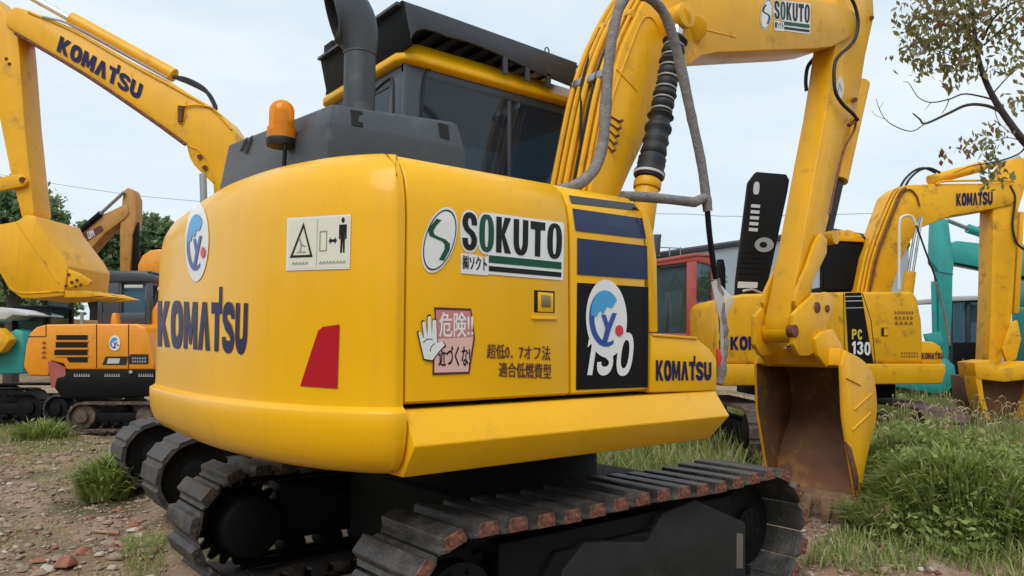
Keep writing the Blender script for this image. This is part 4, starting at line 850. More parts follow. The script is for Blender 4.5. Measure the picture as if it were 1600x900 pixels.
# --- orange mini excavator
D4 = 13.5
E4 = thing('excavator', ground_at(170, D4+.8), 'orange compact excavator with black skirt and slatted side vents standing at the left', 'excavator')
pris(E4, 'body', [(72,507),(150,506),(214,506),(226,512),(233,528),(241,567),(241,578),(103,578),(99,569),(80,564),(76,588),(44,587),(36,573),(40,540),(46,521),(56,511)], D4, 1.7, 'orange', .035, seg=3)
for i, (x0, y0, x1, y1) in enumerate([(88,523.5,137,531),(87,535,137,543),(85,547,137,555),(104,558.5,137,566)]): lab([(x0,y0),(x1,y0),(x1,y1),(x0 if i < 3 else x0+4,y1)], 'void', 'side_vent', E4, D4-.006)
for y in (533.2, 545.2, 556.8): tub(E4, 'vent_slat', [(87,y),(138,y)], D4-.01, .012, 'orange', 6)
for pts in ([(151,507),(151,575)], [(201,507),(201,576)], [(44,526),(71,526)], [(72,508),(72,526)]): tub(E4, 'panel_seam', pts, D4, .009, 'void', 5)
art(E4, [(75,564),(102,568),(104,606),(78,606)], D4-.008, 'maroon_patch', ['red'], lambda d: d.poly([[(0,1),(.4,1),(1,.85),(1,0),(.1,0)]], 0))
art(E4, [(171,524),(188,524),(188,548),(171,548)], D4-.008, 'logo_sticker', ['white','blue1','blue2','dotred'], lambda d: globe(d))
lab([(165,557),(200,557),(197,570),(160,570)], 'rubber', 'dark_label', E4, D4-.006); lab([(169,560),(188,560),(186,568),(167,568)], 'label', 'pale_label', E4, D4-.014)
lab([(203,553.5),(232,553.5),(232,568.5),(200,568.5)], 'rubber', 'dark_label', E4, D4-.006); art(E4, [(206,556),(229,556),(229,566),(206,566)], D4-.014, 'label_print', ['label'], lambda d: scribble(d, 2, 6))
art(E4, [(64,530),(74,530),(74,560),(64,560)], D4-.006, 'worn_lettering', ['rust'], lambda d: scribble(d, 4, 1))
sk4 = pris(E4, 'skirt', [(103,578.5),(241,578),(242,612),(230,620),(96,622),(84,606),(88,590),(100,588)], D4-.03, 1.75, 'black', .03)
for x0, x1 in ((115,141),(163,188),(216,240)): art(sk4, [(x0,583.5),(x1,583.5),(x1,588.5),(x0,588.5)], D4-.036, 'skirt_lettering', ['label'], lambda d: scribble(d, 1, 7, 0, .95))
MB().tube([onD(204,581,D4-.06), onD(204,581,D4-.03)], .03, 10).build('skirt_bolt', M['label'], sk4)
c4 = cab_box(E4, 152, 235, 426, 506, D4+.75, .95, 'cabgrey', 8, 186); pris(E4, 'cab_roof', [(126,424),(228,424),(236,430),(236,440),(160,440)], D4+.7, 1.05, 'cabgrey', .03, c4); pris(E4, 'door_post', [(158,436),(186,436),(186,504),(162,504)], D4+.74, .2, 'cabgrey', .02, c4)
pris(E4, 'window_blind', [(194,445),(223,445),(223,450),(194,450)], D4+.73, .02, 'label', .004, c4)
pris(E4, 'handle_block', [(173,497),(175,489),(181,489),(183,507),(172,507)], D4+.2, .15, 'orange', .02); tub(E4, 'exhaust_pipe', [(128,508),(128,488)], D4+.5, .03, 'steel', 8)
pris(E4, 'boom', [(228,500),(246,470),(300,430),(420,420),(420,470),(300,480),(240,540)], D4+.8, .3, 'orange', .02)
belt(E4, onD(186,650,D4+.1)+V((0,0,0)), RGT, 1.15, .235, .4, 'shoebrown', pitch=.15, wm='shoebrown'); belt(E4, onD(150,640,D4+1.5), (RGT-DIR*.25), 1.6, .27, .4, 'shoeplain', pitch=.15)
# --- tan excavator further back
D6 = 17.5
E6 = thing('excavator', ground_at(95, D6+.8), 'tan yellow excavator behind the orange one with its boom and arm raised in a peak', 'excavator')
bm6 = pris(E6, 'boom', [(86,450),(90,404),(98,384),(125,360),(157,337),(188,322),(198,318),(202,332),(194,342),(164,364),(118,416),(108,450)], D6, .4, 'tan', .02)
art(bm6, [(124,368),(158,352),(162,360),(128,383)], D6-.006, 'dark_panel', ['maroon','label'], lambda d: (d.rect(0,0,1,1,0), d.poly([[(.34,.1),(.62,.1),(.62,.95),(.34,.95)]], 1, 1), d.rect(.38,.25,.42,.85,0,2), d.rect(.46,.45,.60,.52,0,2), d.rect(.46,.2,.6,.3,0,2)))
ac6 = tub(E6, 'arm_cylinder', [(105,378),(157,334)], D6-.02, .07, 'black', 10); tub(E6, 'cylinder_rod', [(157,334),(194,300)], D6-.02, .04, 'steel', 8, ac6)
ar6 = pris(E6, 'arm', [(191,310),(194,297),(200,293),(207,297),(212,310),(212,345),(206,366),(202,430),(187,430),(187,360),(189,335)], D6+.03, .34, 'tan', .02)
pris(E6, 'bucket_cylinder', [(206,345),(214,335),(214,425),(206,425)], D6+.1, .15, 'black', .02)
k6 = pris(E6, 'bucket', [(215,432),(215,414),(222,399),(234,391),(249,389),(262,394),(262,428),(240,434)], D6-.1, .8, 'orange', .03); 
pris(E6, 'body', [(30,498),(110,498),(112,560),(30,560)], D6-.2, 2, 'tan', .06); cab_box(E6, 66, 112, 452, 540, D6-.8, .9, 'black', 5); belt(E6, ground_at(90, D6)+V((0,0,.38)), RGT, 2.2, .32, .5, 'black')
# --- teal excavator at the far left
D5 = 15.2
E5 = thing('excavator', ground_at(10, D5+.8), 'small teal excavator with dark cab at the left edge of the yard', 'excavator', 'teal excavators')
pris(E5, 'body', [(-70,520),(12,520),(24,514),(36,518),(38,540),(36,584),(-70,586)], D5, 1.6, 'teal', .04); cab_box(E5, 18, 76, 480, 530, D5+.6, .9, 'black', 6)
pris(E5, 'canopy', [(-40,488),(-2,480),(22,483),(46,491),(44,494),(20,492),(8,499),(-40,500)], D5-.05, 1.2, 'label', .02); belt(E5, ground_at(-5, D5+.1)+V((0,0,.34)), RGT, 1.6, .29, .42, 'black'); belt(E5, ground_at(-5, D5+1.5)+V((0,0,.34)), RGT, 1.6, .29, .42, 'black')
pris(E5, 'blade_arm', [(-40,520),(-2,512),(16,530),(2,550),(-40,560)], D5-.3, .25, 'paint_old', .03)
# --- red cab machine
D8 = 12.6
E8 = thing('excavator', ground_at(1000, D8+.8), 'faded red excavator whose cab shows between the two yellow machines', 'excavator')
mb = MB()
def fr(px, d0, d1): mb.prism(pd(px, d0), DIR*(d1-d0))
for d in (D8, D8+1.15):
    fr([(990,412),(1088,396),(1112,399),(1121,412),(1116,416),(1088,408),(990,420)], d, d+.1); fr([(1073,410),(1089,407.5),(1088,524),(1073,524)], d+.001, d+.1); fr([(1111,412),(1119,416),(1128,524),(1116,524),(1113,470)], d+.001, d+.1); fr([(990,521),(1126,521),(1127,590),(990,590)], d+.001, d+.1)
    fr([(1092,520),(1126,478),(1126,490),(1106,520)], d+.02, d+.09); fr([(990,420),(1000,419),(1000,521),(990,521)], d+.001, d+.1)
fr([(991,411),(1088,395),(1112,398),(1112,401),(1088,400),(991,416)], D8-.02, D8+1.28); fr([(991,535),(1126,535),(1126,588),(991,588)], D8+.1, D8+1.15)
c8 = mb.build('cab', M['red'], E8, bevel=.012)
pris(E8, 'side_window', [(1000,418),(1073,408),(1073,521),(1000,521)], D8+.05, .01, 'glass2', 0, c8); pris(E8, 'side_window', [(1088,408),(1112,412),(1116,521),(1088,521)], D8+.05, .01, 'glass2', 0, c8)
pris(E8, 'window_frame', [(1032,416),(1072,411.5),(1072,416),(1032,420)], D8-.004, .03, 'rubber', .004, c8); pris(E8, 'side_window', [(1000,418),(1073,408),(1073,521),(1000,521)], D8+1.2, .01, 'glass2', 0, c8)
tub(E8, 'wiper_bar', [(1042,520),(1046,455),(1054,430),(1070,452)], D8+.6, .03, 'rubber', 6, c8); pris(E8, 'operator_seat', [(1045,455),(1066,452),(1067,505),(1048,510)], D8+.5, .4, 'label', .05, c8)
pris(E8, 'mirror', [(1121,405),(1131,405),(1134,420),(1134,456),(1126,460),(1122,440)], D8-.15, .06, 'black', .012, c8)
pris(E8, 'body', [(760,500),(985,500),(985,600),(760,600)], D8+.2, 2.2, 'red', .06)
for d in (.2, 2.2): belt(E8, ground_at(985, D8+d)+V((0,0,.4)), RGT, 2.4, .34, .55, 'shoebrown')
# --- teal excavator on the right
D9 = 15.5
E9 = thing('excavator', ground_at(1790, D9+.6), 'teal excavator behind the right yellow boom with its arm hanging down to a teal bucket', 'excavator', 'teal excavators')
ar9 = pris(E9, 'arm', [(1459,347),(1470,341),(1482,343),(1486,375),(1491,409),(1489,428),(1488,480),(1484,566),(1468,566),(1467,424),(1457,410)], D9, .2, 'teal', .016)
tub(E9, 'weld_seam', [(1467,424),(1489,428)], D9-.006, .014, 'teal', 6, ar9); bm9 = pris(E9, 'boom', [(1486,380),(1496,376),(1549,382),(1640,396),(1640,440),(1549,421),(1491,410)], D9+.02, .42, 'teal', .016); tub(E9, 'boom_flange', [(1494,411),(1549,423),(1640,443)], D9+.1, .03, 'void', 6, bm9)
ac9 = tub(E9, 'arm_cylinder', [(1512,357),(1531,363),(1600,390)], D9+.2, .1, 'teal', 12); tub(E9, 'cylinder_rod', [(1480,344),(1512,357)], D9+.2, .045, 'steel', 8, ac9)
for o in (0, 5): tub(E9, 'hydraulic_hose', [(1526+o,358),(1534+o,353),(1542+o,362),(1550+o,372)], D9+.15, .02, 'rubber', 5, bm9, 4)
art(bm9, [(1528,397),(1546,399),(1546,406),(1528,404)], D9+.01, 'worn_lettering', ['label'], lambda d: scribble(d, 1, 5, 0, .9))
tub(E9, 'bucket_cylinder', [(1459,440),(1461,520),(1466,545)], D9+.1, .055, 'teal', 10); pris(E9, 'bucket_link', [(1444,522),(1470,518),(1476,534),(1466,552),(1450,540)], D9-.03, .06, 'teal', .01, ar9)
k9 = pris(E9, 'bucket', [(1470,568),(1478,560),(1492,571),(1494,588),(1489,604),(1478,614),(1452,614),(1410,606),(1410,598),(1456,598)], D9-.3, 1.0, 'teal', .02)
pris(E9, 'body', [(1712,470),(1900,470),(1900,590),(1712,590)], D9-.3, 2.6, 'teal', .06); pris(E9, 'engine_hood', [(1716,392),(1740,388),(1800,400),(1800,470),(1712,470)], D9-.25, 2.4, 'teal', .05)
for d in (-.1, 2.0): belt(E9, ground_at(1800, D9+d)+V((0,0,.42)), RGT, 2.6, .36, .55, 'black')
# --- dark cab machine
D10 = 17.5
E10 = thing('excavator', ground_at(1500, D10+.6), 'excavator with a grey black cab beside the hanging teal arm', 'excavator')
c10 = cab_box(E10, 1484, 1552, 466, 596, D10, 1.4, 'dgrey', 6, 1514); pris(E10, 'cab_roof', [(1484,463),(1548,461),(1552,468),(1484,471)], D10-.1, 1.6, 'label', .02, c10)
pris(E10, 'door_panel', [(1490,535),(1550,535),(1550,592),(1490,592)], D10-.02, .06, 'black', .02, c10); tub(E10, 'door_handle', [(1505,560),(1505,577)], D10-.05, .02, 'steel', 6, c10); pris(E10, 'seat_cover', [(1515,476),(1528,476),(1528,505),(1518,490)], D10+.5, .3, 'label', .04, c10)
pris(E10, 'step_plate', [(1494,588),(1522,586),(1522,592),(1500,593)], D10-.1, .2, 'label', .01); pris(E10, 'body', [(1400,560),(1552,560),(1552,606),(1400,606)], D10+.2, 2, 'dgrey', .05)
for d in (0, 2.0): belt(E10, ground_at(1462, D10+d)+V((0,0,.42)), RGT, 2.6, .34, .5, 'black')
# --- low warehouse far behind, overhead cable
B_ = thing('warehouse', ground_at(1120, 62), 'long grey metal warehouse roof rising behind the red cab', 'building')
wb = pris(B_, 'wall', [(900,420),(1063,394),(1160,380),(1300,362),(1420,384),(1420,570),(900,570)], 60, 18, 'concrete', 0); 
tub(B_, 'roof_edge', [(900,419),(1063,393),(1160,379),(1300,361),(1420,383)], 59.9, .25, 'dgrey', 6)
rl = MB(); 
for x in (1030, 1046, 1063): rl.tube([onD(x,386,59.5), onD(x,400,59.5)], .05, 5)
rl.tube([onD(1028,386,59.5), onD(1064,388,59.5)], .05, 5).build('railing', M['steel'], B_)
pris(B_, 'roof_vent', [(1022,366),(1034,366),(1033,372),(1031,398),(1022,398)], 58, 1, 'dgrey', .02)
CBL = MB().tube(spline([onD(-60, 262, 44), onD(60, 283, 42), onD(165, 299, 40.5), onD(270, 311, 39), onD(640, 338, 36), onD(1030, 334, 34), onD(1160, 338, 33), onD(1500, 330, 30)], 5), .013, 5).build('overhead_cable', M['wire'])
tag(CBL, 'thin grey overhead cable sagging across the sky behind the machines', 'cable')
# ==================================================================
# GROUND, RUBBLE, GRASS, TREES
# ==================================================================
_g = rng.random((256, 256))
def vnoise(x, y, s):
    x = np.asarray(x)*s+1000.3; y = np.asarray(y)*s+1000.7; xi = np.floor(x).astype(int); yi = np.floor(y).astype(int); fx = x-xi; fy = y-yi
    fx = fx*fx*(3-2*fx); fy = fy*fy*(3-2*fy); G = lambda a, b: _g[a % 256, b % 256]
    return (G(xi, yi)*(1-fx)+G(xi+1, yi)*fx)*(1-fy)+(G(xi, yi+1)*(1-fx)+G(xi+1, yi+1)*fx)*fy-.5
def hgt(x, y):
    d = np.hypot(np.asarray(x)-CAM.x, np.asarray(y)-CAM.y); f = np.clip(1-(d-25)/40, .0, 1)
    return f*(.16*vnoise(x, y, .45)+.10*vnoise(x, y, 1.3)+.07*vnoise(x, y, 3.7)+.035*vnoise(x, y, 11.)+.010*vnoise(x, y, 31.))-.045
def make_ground():
    na, nr_ = 420, 300; a = np.concatenate([np.linspace(-1.05, 1.05, na), np.linspace(1.05, 2*math.pi-1.05, 60)[1:-1]]); r = np.concatenate([[.05], np.geomspace(1.2, 900, nr_)])
    th = math.atan2(DIR.y, DIR.x)+a; X = CAM.x+np.outer(r, np.cos(th)); Y = CAM.y+np.outer(r, np.sin(th)); Z = hgt(X, Y)
    vs = np.stack([X, Y, Z], -1).reshape(-1, 3); n = len(a); i = np.arange(len(r)-1)[:, None]*n; j = np.arange(n)[None]; j2 = (j+1) % n
    fs = np.stack([i+j, i+n+j, i+n+j2, i+j2], -1).reshape(-1, 4)
    return np_mesh('ground', vs, fs, ground_mat(), 'structure', smooth=True)
def ground_mat():
    m = bpy.data.materials.new('dirt_ground'); m.use_nodes = True; t = m.node_tree; b = t.nodes['Principled BSDF']; b.inputs['Roughness'].default_value = .95; b.inputs['Specular IOR Level'].default_value = .15
    g = t.nodes.new('ShaderNodeNewGeometry')
    def nz(s, det=8, ro=.6, off=0):
        n = t.nodes.new('ShaderNodeTexNoise'); n.inputs['Scale'].default_value = s; n.inputs['Detail'].default_value = det; n.inputs['Roughness'].default_value = ro
        mp = t.nodes.new('ShaderNodeMapping'); mp.inputs['Location'].default_value = (off, off*.7, 0); t.links.new(g.outputs['Position'], mp.inputs[0]); t.links.new(mp.outputs[0], n.inputs[0]); return n.outputs[0]
    def ramp(src, stops):
        r = t.nodes.new('ShaderNodeValToRGB'); t.links.new(src, r.inputs[0]); e = r.color_ramp.elements
        while len(e) < len(stops): e.new(.5)
        for q, (p, c) in zip(e, stops): q.position = p; q.color = (*c, 1)
        return r.outputs[0]
    def mix(f, a, c):
        x = t.nodes.new('ShaderNodeMix'); x.data_type = 'RGBA'; t.links.new(f, x.inputs[0]); t.links.new(a, x.inputs[6]); t.links.new(c, x.inputs[7]); return x.outputs[2]
    soil = ramp(nz(2.2), [(.28, (.14,.09,.06)), (.45, (.26,.175,.12)), (.58, (.37,.26,.175)), (.75, (.43,.325,.235))])
    fine = ramp(nz(26, 6, .7, 4), [(.3, (.12,.085,.06)), (.5, (.30,.215,.15)), (.7, (.49,.38,.275))])
    red = ramp(nz(7, 5, .6, 9), [(.40, (.28,.19,.13)), (.75, (.32,.13,.075))])
    half = t.nodes.new('ShaderNodeValue'); half.outputs[0].default_value = .5; c = mix(half.outputs[0], soil, fine)
    c = mix(ramp(nz(1.1, 4, .5, 21), [(.5, (0,0,0)), (.7, (.7,.7,.7))]), c, red)
    grass = ramp(nz(18, 5, .7, 2), [(.3, (.035,.05,.014)), (.7, (.11,.13,.04))])
    c = mix(ramp(nz(.55, 7, .7, 33), [(.50, (0,0,0)), (.60, (.75,.75,.75))]), c, grass)
    t.links.new(c, b.inputs['Base Color'])
    bp = t.nodes.new('ShaderNodeBump'); bp.inputs['Strength'].default_value = .9; bp.inputs['Distance'].default_value = .03; t.links.new(nz(30, 8, .7), bp.inputs['Height']); t.links.new(bp.outputs[0], b.inputs['Normal'])
    return m
GROUND = make_ground()
def gp_(px, py):
    p = onZ(px, py, 0.); return p.x, p.y
def in_poly(n, poly):
    P = np.array(poly, float); lo, hi = P.min(0), P.max(0); o = []
    while len(o) < n:
        q = lo+rng.random((n*2, 2))*(hi-lo); ins = np.zeros(len(q), bool); j = len(P)-1
        for i in range(len(P)):
            c = ((P[i,1] > q[:,1]) != (P[j,1] > q[:,1])) & (q[:,0] < (P[j,0]-P[i,0])*(q[:,1]-P[i,1])/(P[j,1]-P[i,1]+1e-9)+P[i,0]); ins ^= c; j = i
        o += list(q[ins])
    return np.array(o[:n])
def world_poly(px): return [gp_(x, y) for x, y in px]
# --- loose gravel (uncountable) and single stones
def rock_arr(n, pos, size, flat=.6):
    base = np.array([(1,0,0),(.5,.87,0),(-.5,.87,0),(-1,0,0),(-.5,-.87,0),(.5,-.87,0),(.45,.25,.75),(-.45,.3,.7),(0,-.5,.72),(0,0,-.6)])
    tri = np.array([(0,1,6),(1,2,7),(1,7,6),(2,3,7),(3,4,8),(3,8,7),(4,5,8),(5,0,6),(5,6,8),(6,7,8),(1,0,9),(2,1,9),(3,2,9),(4,3,9),(5,4,9),(0,5,9)])
    v = base[None]*(1+.55*(rng.random((n, 10, 3))-.5)); v[:, :, 2] *= flat*(.6+.8*rng.random((n, 1))); v[:, :, 0] *= .6+.9*rng.random((n, 1))
    a = rng.random(n)*6.28; c, s = np.cos(a)[:, None], np.sin(a)[:, None]; x = v[:, :, 0]*c-v[:, :, 1]*s; y = v[:, :, 0]*s+v[:, :, 1]*c
    v = np.stack([x, y, v[:, :, 2]], -1)*size[:, None, None]+pos[:, None, :]
    return v.reshape(-1, 3), (tri[None]+np.arange(n)[:, None, None]*10).reshape(-1, 3)
GL = [(-40,905),(-40,690),(150,676),(235,720),(262,760),(262,960),(-40,960)]
ids = in_poly(5200, world_poly(GL)); far = in_poly(1800, world_poly([(-40,700),(-40,640),(120,668),(250,660),(250,760)])); rgt = in_poly(1300, world_poly([(1240,960),(1255,790),(1350,830),(1480,900),(1700,960)])); fg = in_poly(1000, world_poly([(262,900),(262,760),(560,740),(1250,760),(1250,900),(800,1100),(262,1100)]))
P = np.concatenate([ids, far, rgt, fg]); sz = np.exp(rng.normal(math.log(.014), .55, len(P))).clip(.005, .06)
Z = hgt(P[:, 0], P[:, 1]); v, f = rock_arr(len(P), np.stack([P[:, 0], P[:, 1], Z+sz*.05], -1), sz)
np_mesh('gravel', v, f, [M['stone'], M['palestone'], M['brick'], M['rust']], 'stuff', np.repeat(rng.choice(4, len(P), p=[.80,.09,.03,.08]), 16))
def stone(px, py, s, m, label, group=None, name='stone', cat='stone', flat=.6, lift=.15):
    x, y = gp_(px, py); z = float(hgt(x, y)); v, f = rock_arr(1, np.array([[0, 0, 0]]), np.array([s]), flat)
    mb = MB().add([tuple(q) for q in v], [tuple(q) for q in f]); o = mb.build(name, M[m], None, bevel=s*.10, seg=2, smooth=30); o.location = (x, y, z+s*lift)
    return tag(o, label, cat, group)
for k, (x, y) in enumerate(in_poly(26, [(0,895),(0,720),(150,700),(225,740),(245,800),(250,895)])):
    stone(x, y, random.uniform(.03, .07)*(1.0 if y > 760 else 1.3), random.choice(['stone', 'palestone', 'stone']), 'small pale rubble stone on the bare dirt left of the tracks', 'small rubble stones')
for k, (x, y) in enumerate(in_poly(9, [(60,885),(30,800),(150,760),(225,780),(240,860)])):
    stone(x, y, random.uniform(.035, .06), 'brick', 'small reddish brick fragment on the dirt left of the tracks', 'brick fragments', 'brick_fragment', 'brick')
stone(103, 872, .095, 'brick', 'largest rounded red brick lump at the lower left', None, 'brick_lump', 'brick', .9, .3)
stone(128, 856, .06, 'brick', 'dark red broken brick just behind the largest brick lump', None, 'brick_lump', 'brick')
stone(232, 888, .085, 'palestone', 'pale flat stone at the bottom edge beside the left track', None); stone(172, 832, .10, 'stone', 'dull brown half buried slab on the left dirt', None, flat=.4)
stone(185, 745, .10, 'stone', 'brown stone lying by the weed clump', None)
x, y = gp_(165, 822); o = MB().box((0,0,.012), (.26,.03,.02)).build('wood_splinter', M['wood'], None, bevel=.004); o.location = (x, y, float(hgt(x, y))+.01); o.rotation_euler = (0, .05, -.75); tag(o, 'pale wood splinter lying on the rubble left of the tracks', 'wood scrap')
x, y = gp_(1299, 851); o = MB().box((0,0,.01), (.13,.018,.012)).build('litter_strip', M['label'], None, bevel=.003); o.location = (x, y, float(hgt(x, y))+.02); o.rotation_euler = (0, -.1, .55); tag(o, 'small white strip of litter on the dirt near the bucket', 'litter')
def slab(px, py, D, size, rot, m, label, name, cat, z=.0):
    p = ground_at(px, D); o = MB().box((0,0,size[2]/2), size).build(name, M[m], None, bevel=.012); o.location = (p.x, p.y, float(hgt(p.x, p.y))+z); o.rotation_euler = rot; return tag(o, label, cat)
slab(1640, 800, 6.9, (.9,.32,.07), (.1,.12,.3), 'brick', 'reddish brick slab propped at the right edge above a dark timber', 'brick_slab', 'slab', .27)
slab(1645, 830, 6.7, (.8,.26,.22), (0,.05,.3), 'black', 'dark timber block under the brick slab at the right edge', 'infill_block', 'infill')  # plain black block filling the dark space under the slab
def leaf_cloud(blobs, n, size, mats_p, flat=.8):
    C = np.array([b[0] for b in blobs]); R = np.array([b[1] for b in blobs]); wts = R**2/np.sum(R**2); k = rng.choice(len(blobs), n, p=wts)
    d = rng.normal(size=(n, 3)); d /= np.linalg.norm(d, axis=1)[:, None]; rr = R[k]*(.35+.65*rng.random(n)**.5)*(.8+.45*rng.random(n))
    sub = np.round(d*2.2)/2.2; sub = sub/np.maximum(np.linalg.norm(sub, axis=1)[:, None], .01); d = d*.55+sub*.45
    p = C[k]+d*rr[:, None]*np.array([1, 1, flat]); u = rng.normal(size=(n, 3)); u /= np.linalg.norm(u, axis=1)[:, None]; w = rng.normal(size=(n, 3)); w -= u*(u*w).sum(1)[:, None]; w /= np.linalg.norm(w, axis=1)[:, None]
    s = size*(.6+.8*rng.random(n)); u *= s[:, None]; w *= (s*.55)[:, None]; v = np.stack([p-u, p-w*.9+u*.1, p+u, p+w*.9+u*.1], 1).reshape(-1, 3)
    return v, np.arange(n*4).reshape(-1, 4), rng.choice(len(mats_p), n, p=mats_p)
# --- grass blades
def leafmat(name, c, tr=.3):
    m = bpy.data.materials.new(name); m.use_nodes = True; t = m.node_tree; b = t.nodes['Principled BSDF']; b.inputs['Base Color'].default_value = (*c, 1); b.inputs['Roughness'].default_value = .55; b.inputs['Specular IOR Level'].default_value = .3
    tl = t.nodes.new('ShaderNodeBsdfTranslucent'); tl.inputs[0].default_value = (min(1, c[0]*1.5), min(1, c[1]*1.5), c[2]*.8, 1); x = t.nodes.new('ShaderNodeMixShader'); x.inputs[0].default_value = tr
    t.links.new(b.outputs[0], x.inputs[1]); t.links.new(tl.outputs[0], x.inputs[2]); t.links.new(x.outputs[0], t.nodes['Material Output'].inputs[0]); return m
GR = [leafmat('grass_mid', (.20,.25,.075)), leafmat('grass_dark', (.13,.17,.055)), leafmat('grass_light', (.31,.34,.13)), leafmat('grass_dry', (.40,.33,.19)), leafmat('grass_fresh', (.25,.33,.09))]
def blades(pos, L, w, lean, p_mat, ldir=None, droop=.6):
    n = len(pos); a = rng.random(n)*6.28 if ldir is None else ldir; d = np.stack([np.cos(a), np.sin(a), 0*a], -1); sd = np.stack([-np.sin(a+rng.normal(0, .6, n)), np.cos(a), 0*a], -1)
    L = L[:, None]; le = lean[:, None]; up = np.array([[0, 0, 1.]]); vs = []
    for q, ww in ((0, .8), (.35, 1), (.7, .75), (1, .08)):
        p = pos+up*L*q*(1-droop*le*q*q*.9)+d*L*le*(q**1.6); vs += [p-sd*w[:, None]*ww/2, p+sd*w[:, None]*ww/2]
    v = np.stack(vs, 1).reshape(-1, 3); b0 = np.arange(n)[:, None, None]*8
    f = (np.array([(0,1,3,2),(2,3,5,4),(4,5,7,6)])[None]+b0).reshape(-1, 4)
    return v, f, np.repeat(rng.choice(len(p_mat), n, p=p_mat), 3)
def field(name, polyw, n, h, w, p_mat, lean=(.15,.7), kind='stuff', clump=0, edge=None):
    P = in_poly(n, polyw)
    if clump:
        keep = vnoise(P[:, 0], P[:, 1], clump)+.25*vnoise(P[:, 0], P[:, 1], clump*3) > -.03; P = P[keep]
    n = len(P); z = hgt(P[:, 0], P[:, 1]); hh = h[0]+(h[1]-h[0])*rng.random(n)**1.3; hh *= (.75+.9*(vnoise(P[:, 0], P[:, 1], .9)+.4))
    v, f, mi = blades(np.stack([P[:, 0], P[:, 1], z-.01], -1), np.maximum(hh, .03), w[0]+(w[1]-w[0])*rng.random(n), lean[0]+(lean[1]-lean[0])*rng.random(n), p_mat)
    return np_mesh(name, v, f, GR, kind, mi)
def wp(*c): return [tuple(ground_at(px, D).xy) for px, D in c]
def mound(cpx, D, R, H, n, p_mat, w=(.010,.028)):
    c = ground_at(cpx, D); r = R*np.sqrt(rng.random(n)); a = rng.random(n)*6.28; lump = .75+.5*(vnoise(c.x+r*np.cos(a), c.y+r*np.sin(a), 2.6)+.5)
    X = c.x+r*np.cos(a); Y = c.y+r*np.sin(a); q = rng.random(n)**.6; top = H*np.sqrt(np.clip(1-(r/R)**2, 0, 1))*lump; Zb = hgt(X, Y)+top*q*.72
    L = .12+.26*rng.random(n); return blades(np.stack([X, Y, Zb], -1), L, w[0]+(w[1]-w[0])*rng.random(n), .25+.75*rng.random(n), p_mat, np.where(rng.random(n) < .6, a, rng.random(n)*6.28))
parts = [mound(1447, 6.9, .55, .50, 6500, [.40,.20,.14,.01,.25]), mound(1490, 6.6, .75, .62, 9000, [.40,.20,.14,.01,.25]), mound(1450, 7.9, .95, .72, 9000, [.36,.2,.2,.1,.14]), mound(1545, 6.3, .55, .42, 5000, [.45,.25,.14,.02,.14]), mound(1425, 8.6, .7, .5, 4500, [.36,.2,.2,.1,.14]), mound(1375, 6.5, .3, .16, 1300, [.3,.2,.2,.2,.1]), mound(1560, 8.2, .7, .55, 5000, [.35,.2,.2,.1,.15])]
o_ = 0; V_, F_, MI_ = [], [], []
for v, f, mi in parts: V_.append(v); F_.append(f+o_); MI_.append(mi); o_ += len(v)
TKM = [(1447,6.9,.55,.5),(1490,6.6,.75,.62),(1450,7.9,.95,.72),(1545,6.3,.55,.42),(1425,8.6,.7,.5),(1560,8.2,.7,.55),(1375,6.5,.3,.16),(1400,6.2,.35,.22),(1480,5.9,.4,.25)]
lb = [(np.array(ground_at(a, d))+np.array([0,0,h*.45]), r*.8) for a, d, r, h in TKM]
v, f, mi = leaf_cloud(lb, 13000, .034, [.42,.16,.18,.0,.24], .62); keep = v.reshape(-1, 4, 3)[:, 0, 2] > 0; v = v.reshape(-1, 4, 3)[keep].reshape(-1, 3); f = np.arange(len(v)).reshape(-1, 4); mi = mi[keep]
V_.append(v); F_.append(f+o_); MI_.append(mi); o_ += len(v)
np_mesh('weed_thicket', np.concatenate(V_), np.concatenate(F_), GR, 'stuff', np.concatenate(MI_))
field('tall_grass', wp((1290,8.2),(1360,11.5),(1300,17),(1750,17),(1700,8.),(1560,7.4)), 34000, (.25,.75), (.008,.02), [.36,.18,.18,.06,.22], (.1,.6))
field('yard_grass', wp((860,9.5),(860,20),(1330,20),(1330,10.2),(1180,9.6),(1000,8.6)), 15000, (.15,.5), (.01,.022), [.34,.18,.26,.12,.10], (.1,.7))
field('near_grass', wp((1240,5.6),(1300,6.6),(1400,6.6),(1600,5.6),(1720,5.0),(1400,4.6)), 3500, (.05,.2), (.004,.012), [.34,.18,.2,.1,.18], (.2,.9), clump=1.3)
field('yard_grass', wp((-60,10.5),(-60,20),(130,20),(130,12.4),(60,10.5)), 6000, (.03,.14), (.008,.016), [.34,.18,.26,.12,.10], (.1,.8), clump=.5)
field('low_grass', world_poly([(-30,905),(-30,670),(160,668),(250,760),(258,905)]), 16000, (.02,.08), (.003,.007), [.3,.15,.25,.2,.1], (.2,1.), clump=.8)
field('low_grass', world_poly([(200,905),(190,830),(252,830),(256,905)]), 1500, (.04,.12), (.003,.007), [.25,.1,.3,.25,.1], (.2,1.))
def plant(px, D, R, H, n, label, group=None):
    c = ground_at(px, D); v, f, mi = mound(px, D, R, H, n, [.38,.18,.20,.02,.22], (.012,.034)); v2, f2, m2 = leaf_cloud([(np.array(c)+np.array([0,0,H*.45]), R*.9)], n//3, .032, [.38,.18,.20,.02,.22], .7); f = np.concatenate([f, f2+len(v)]); v = np.concatenate([v, v2]); mi = np.concatenate([mi, m2]); v = v-np.array(c)
    o = np_mesh('weed_clump', v, f, GR, None, mi); o.location = c; return tag(o, label, 'weed', group)
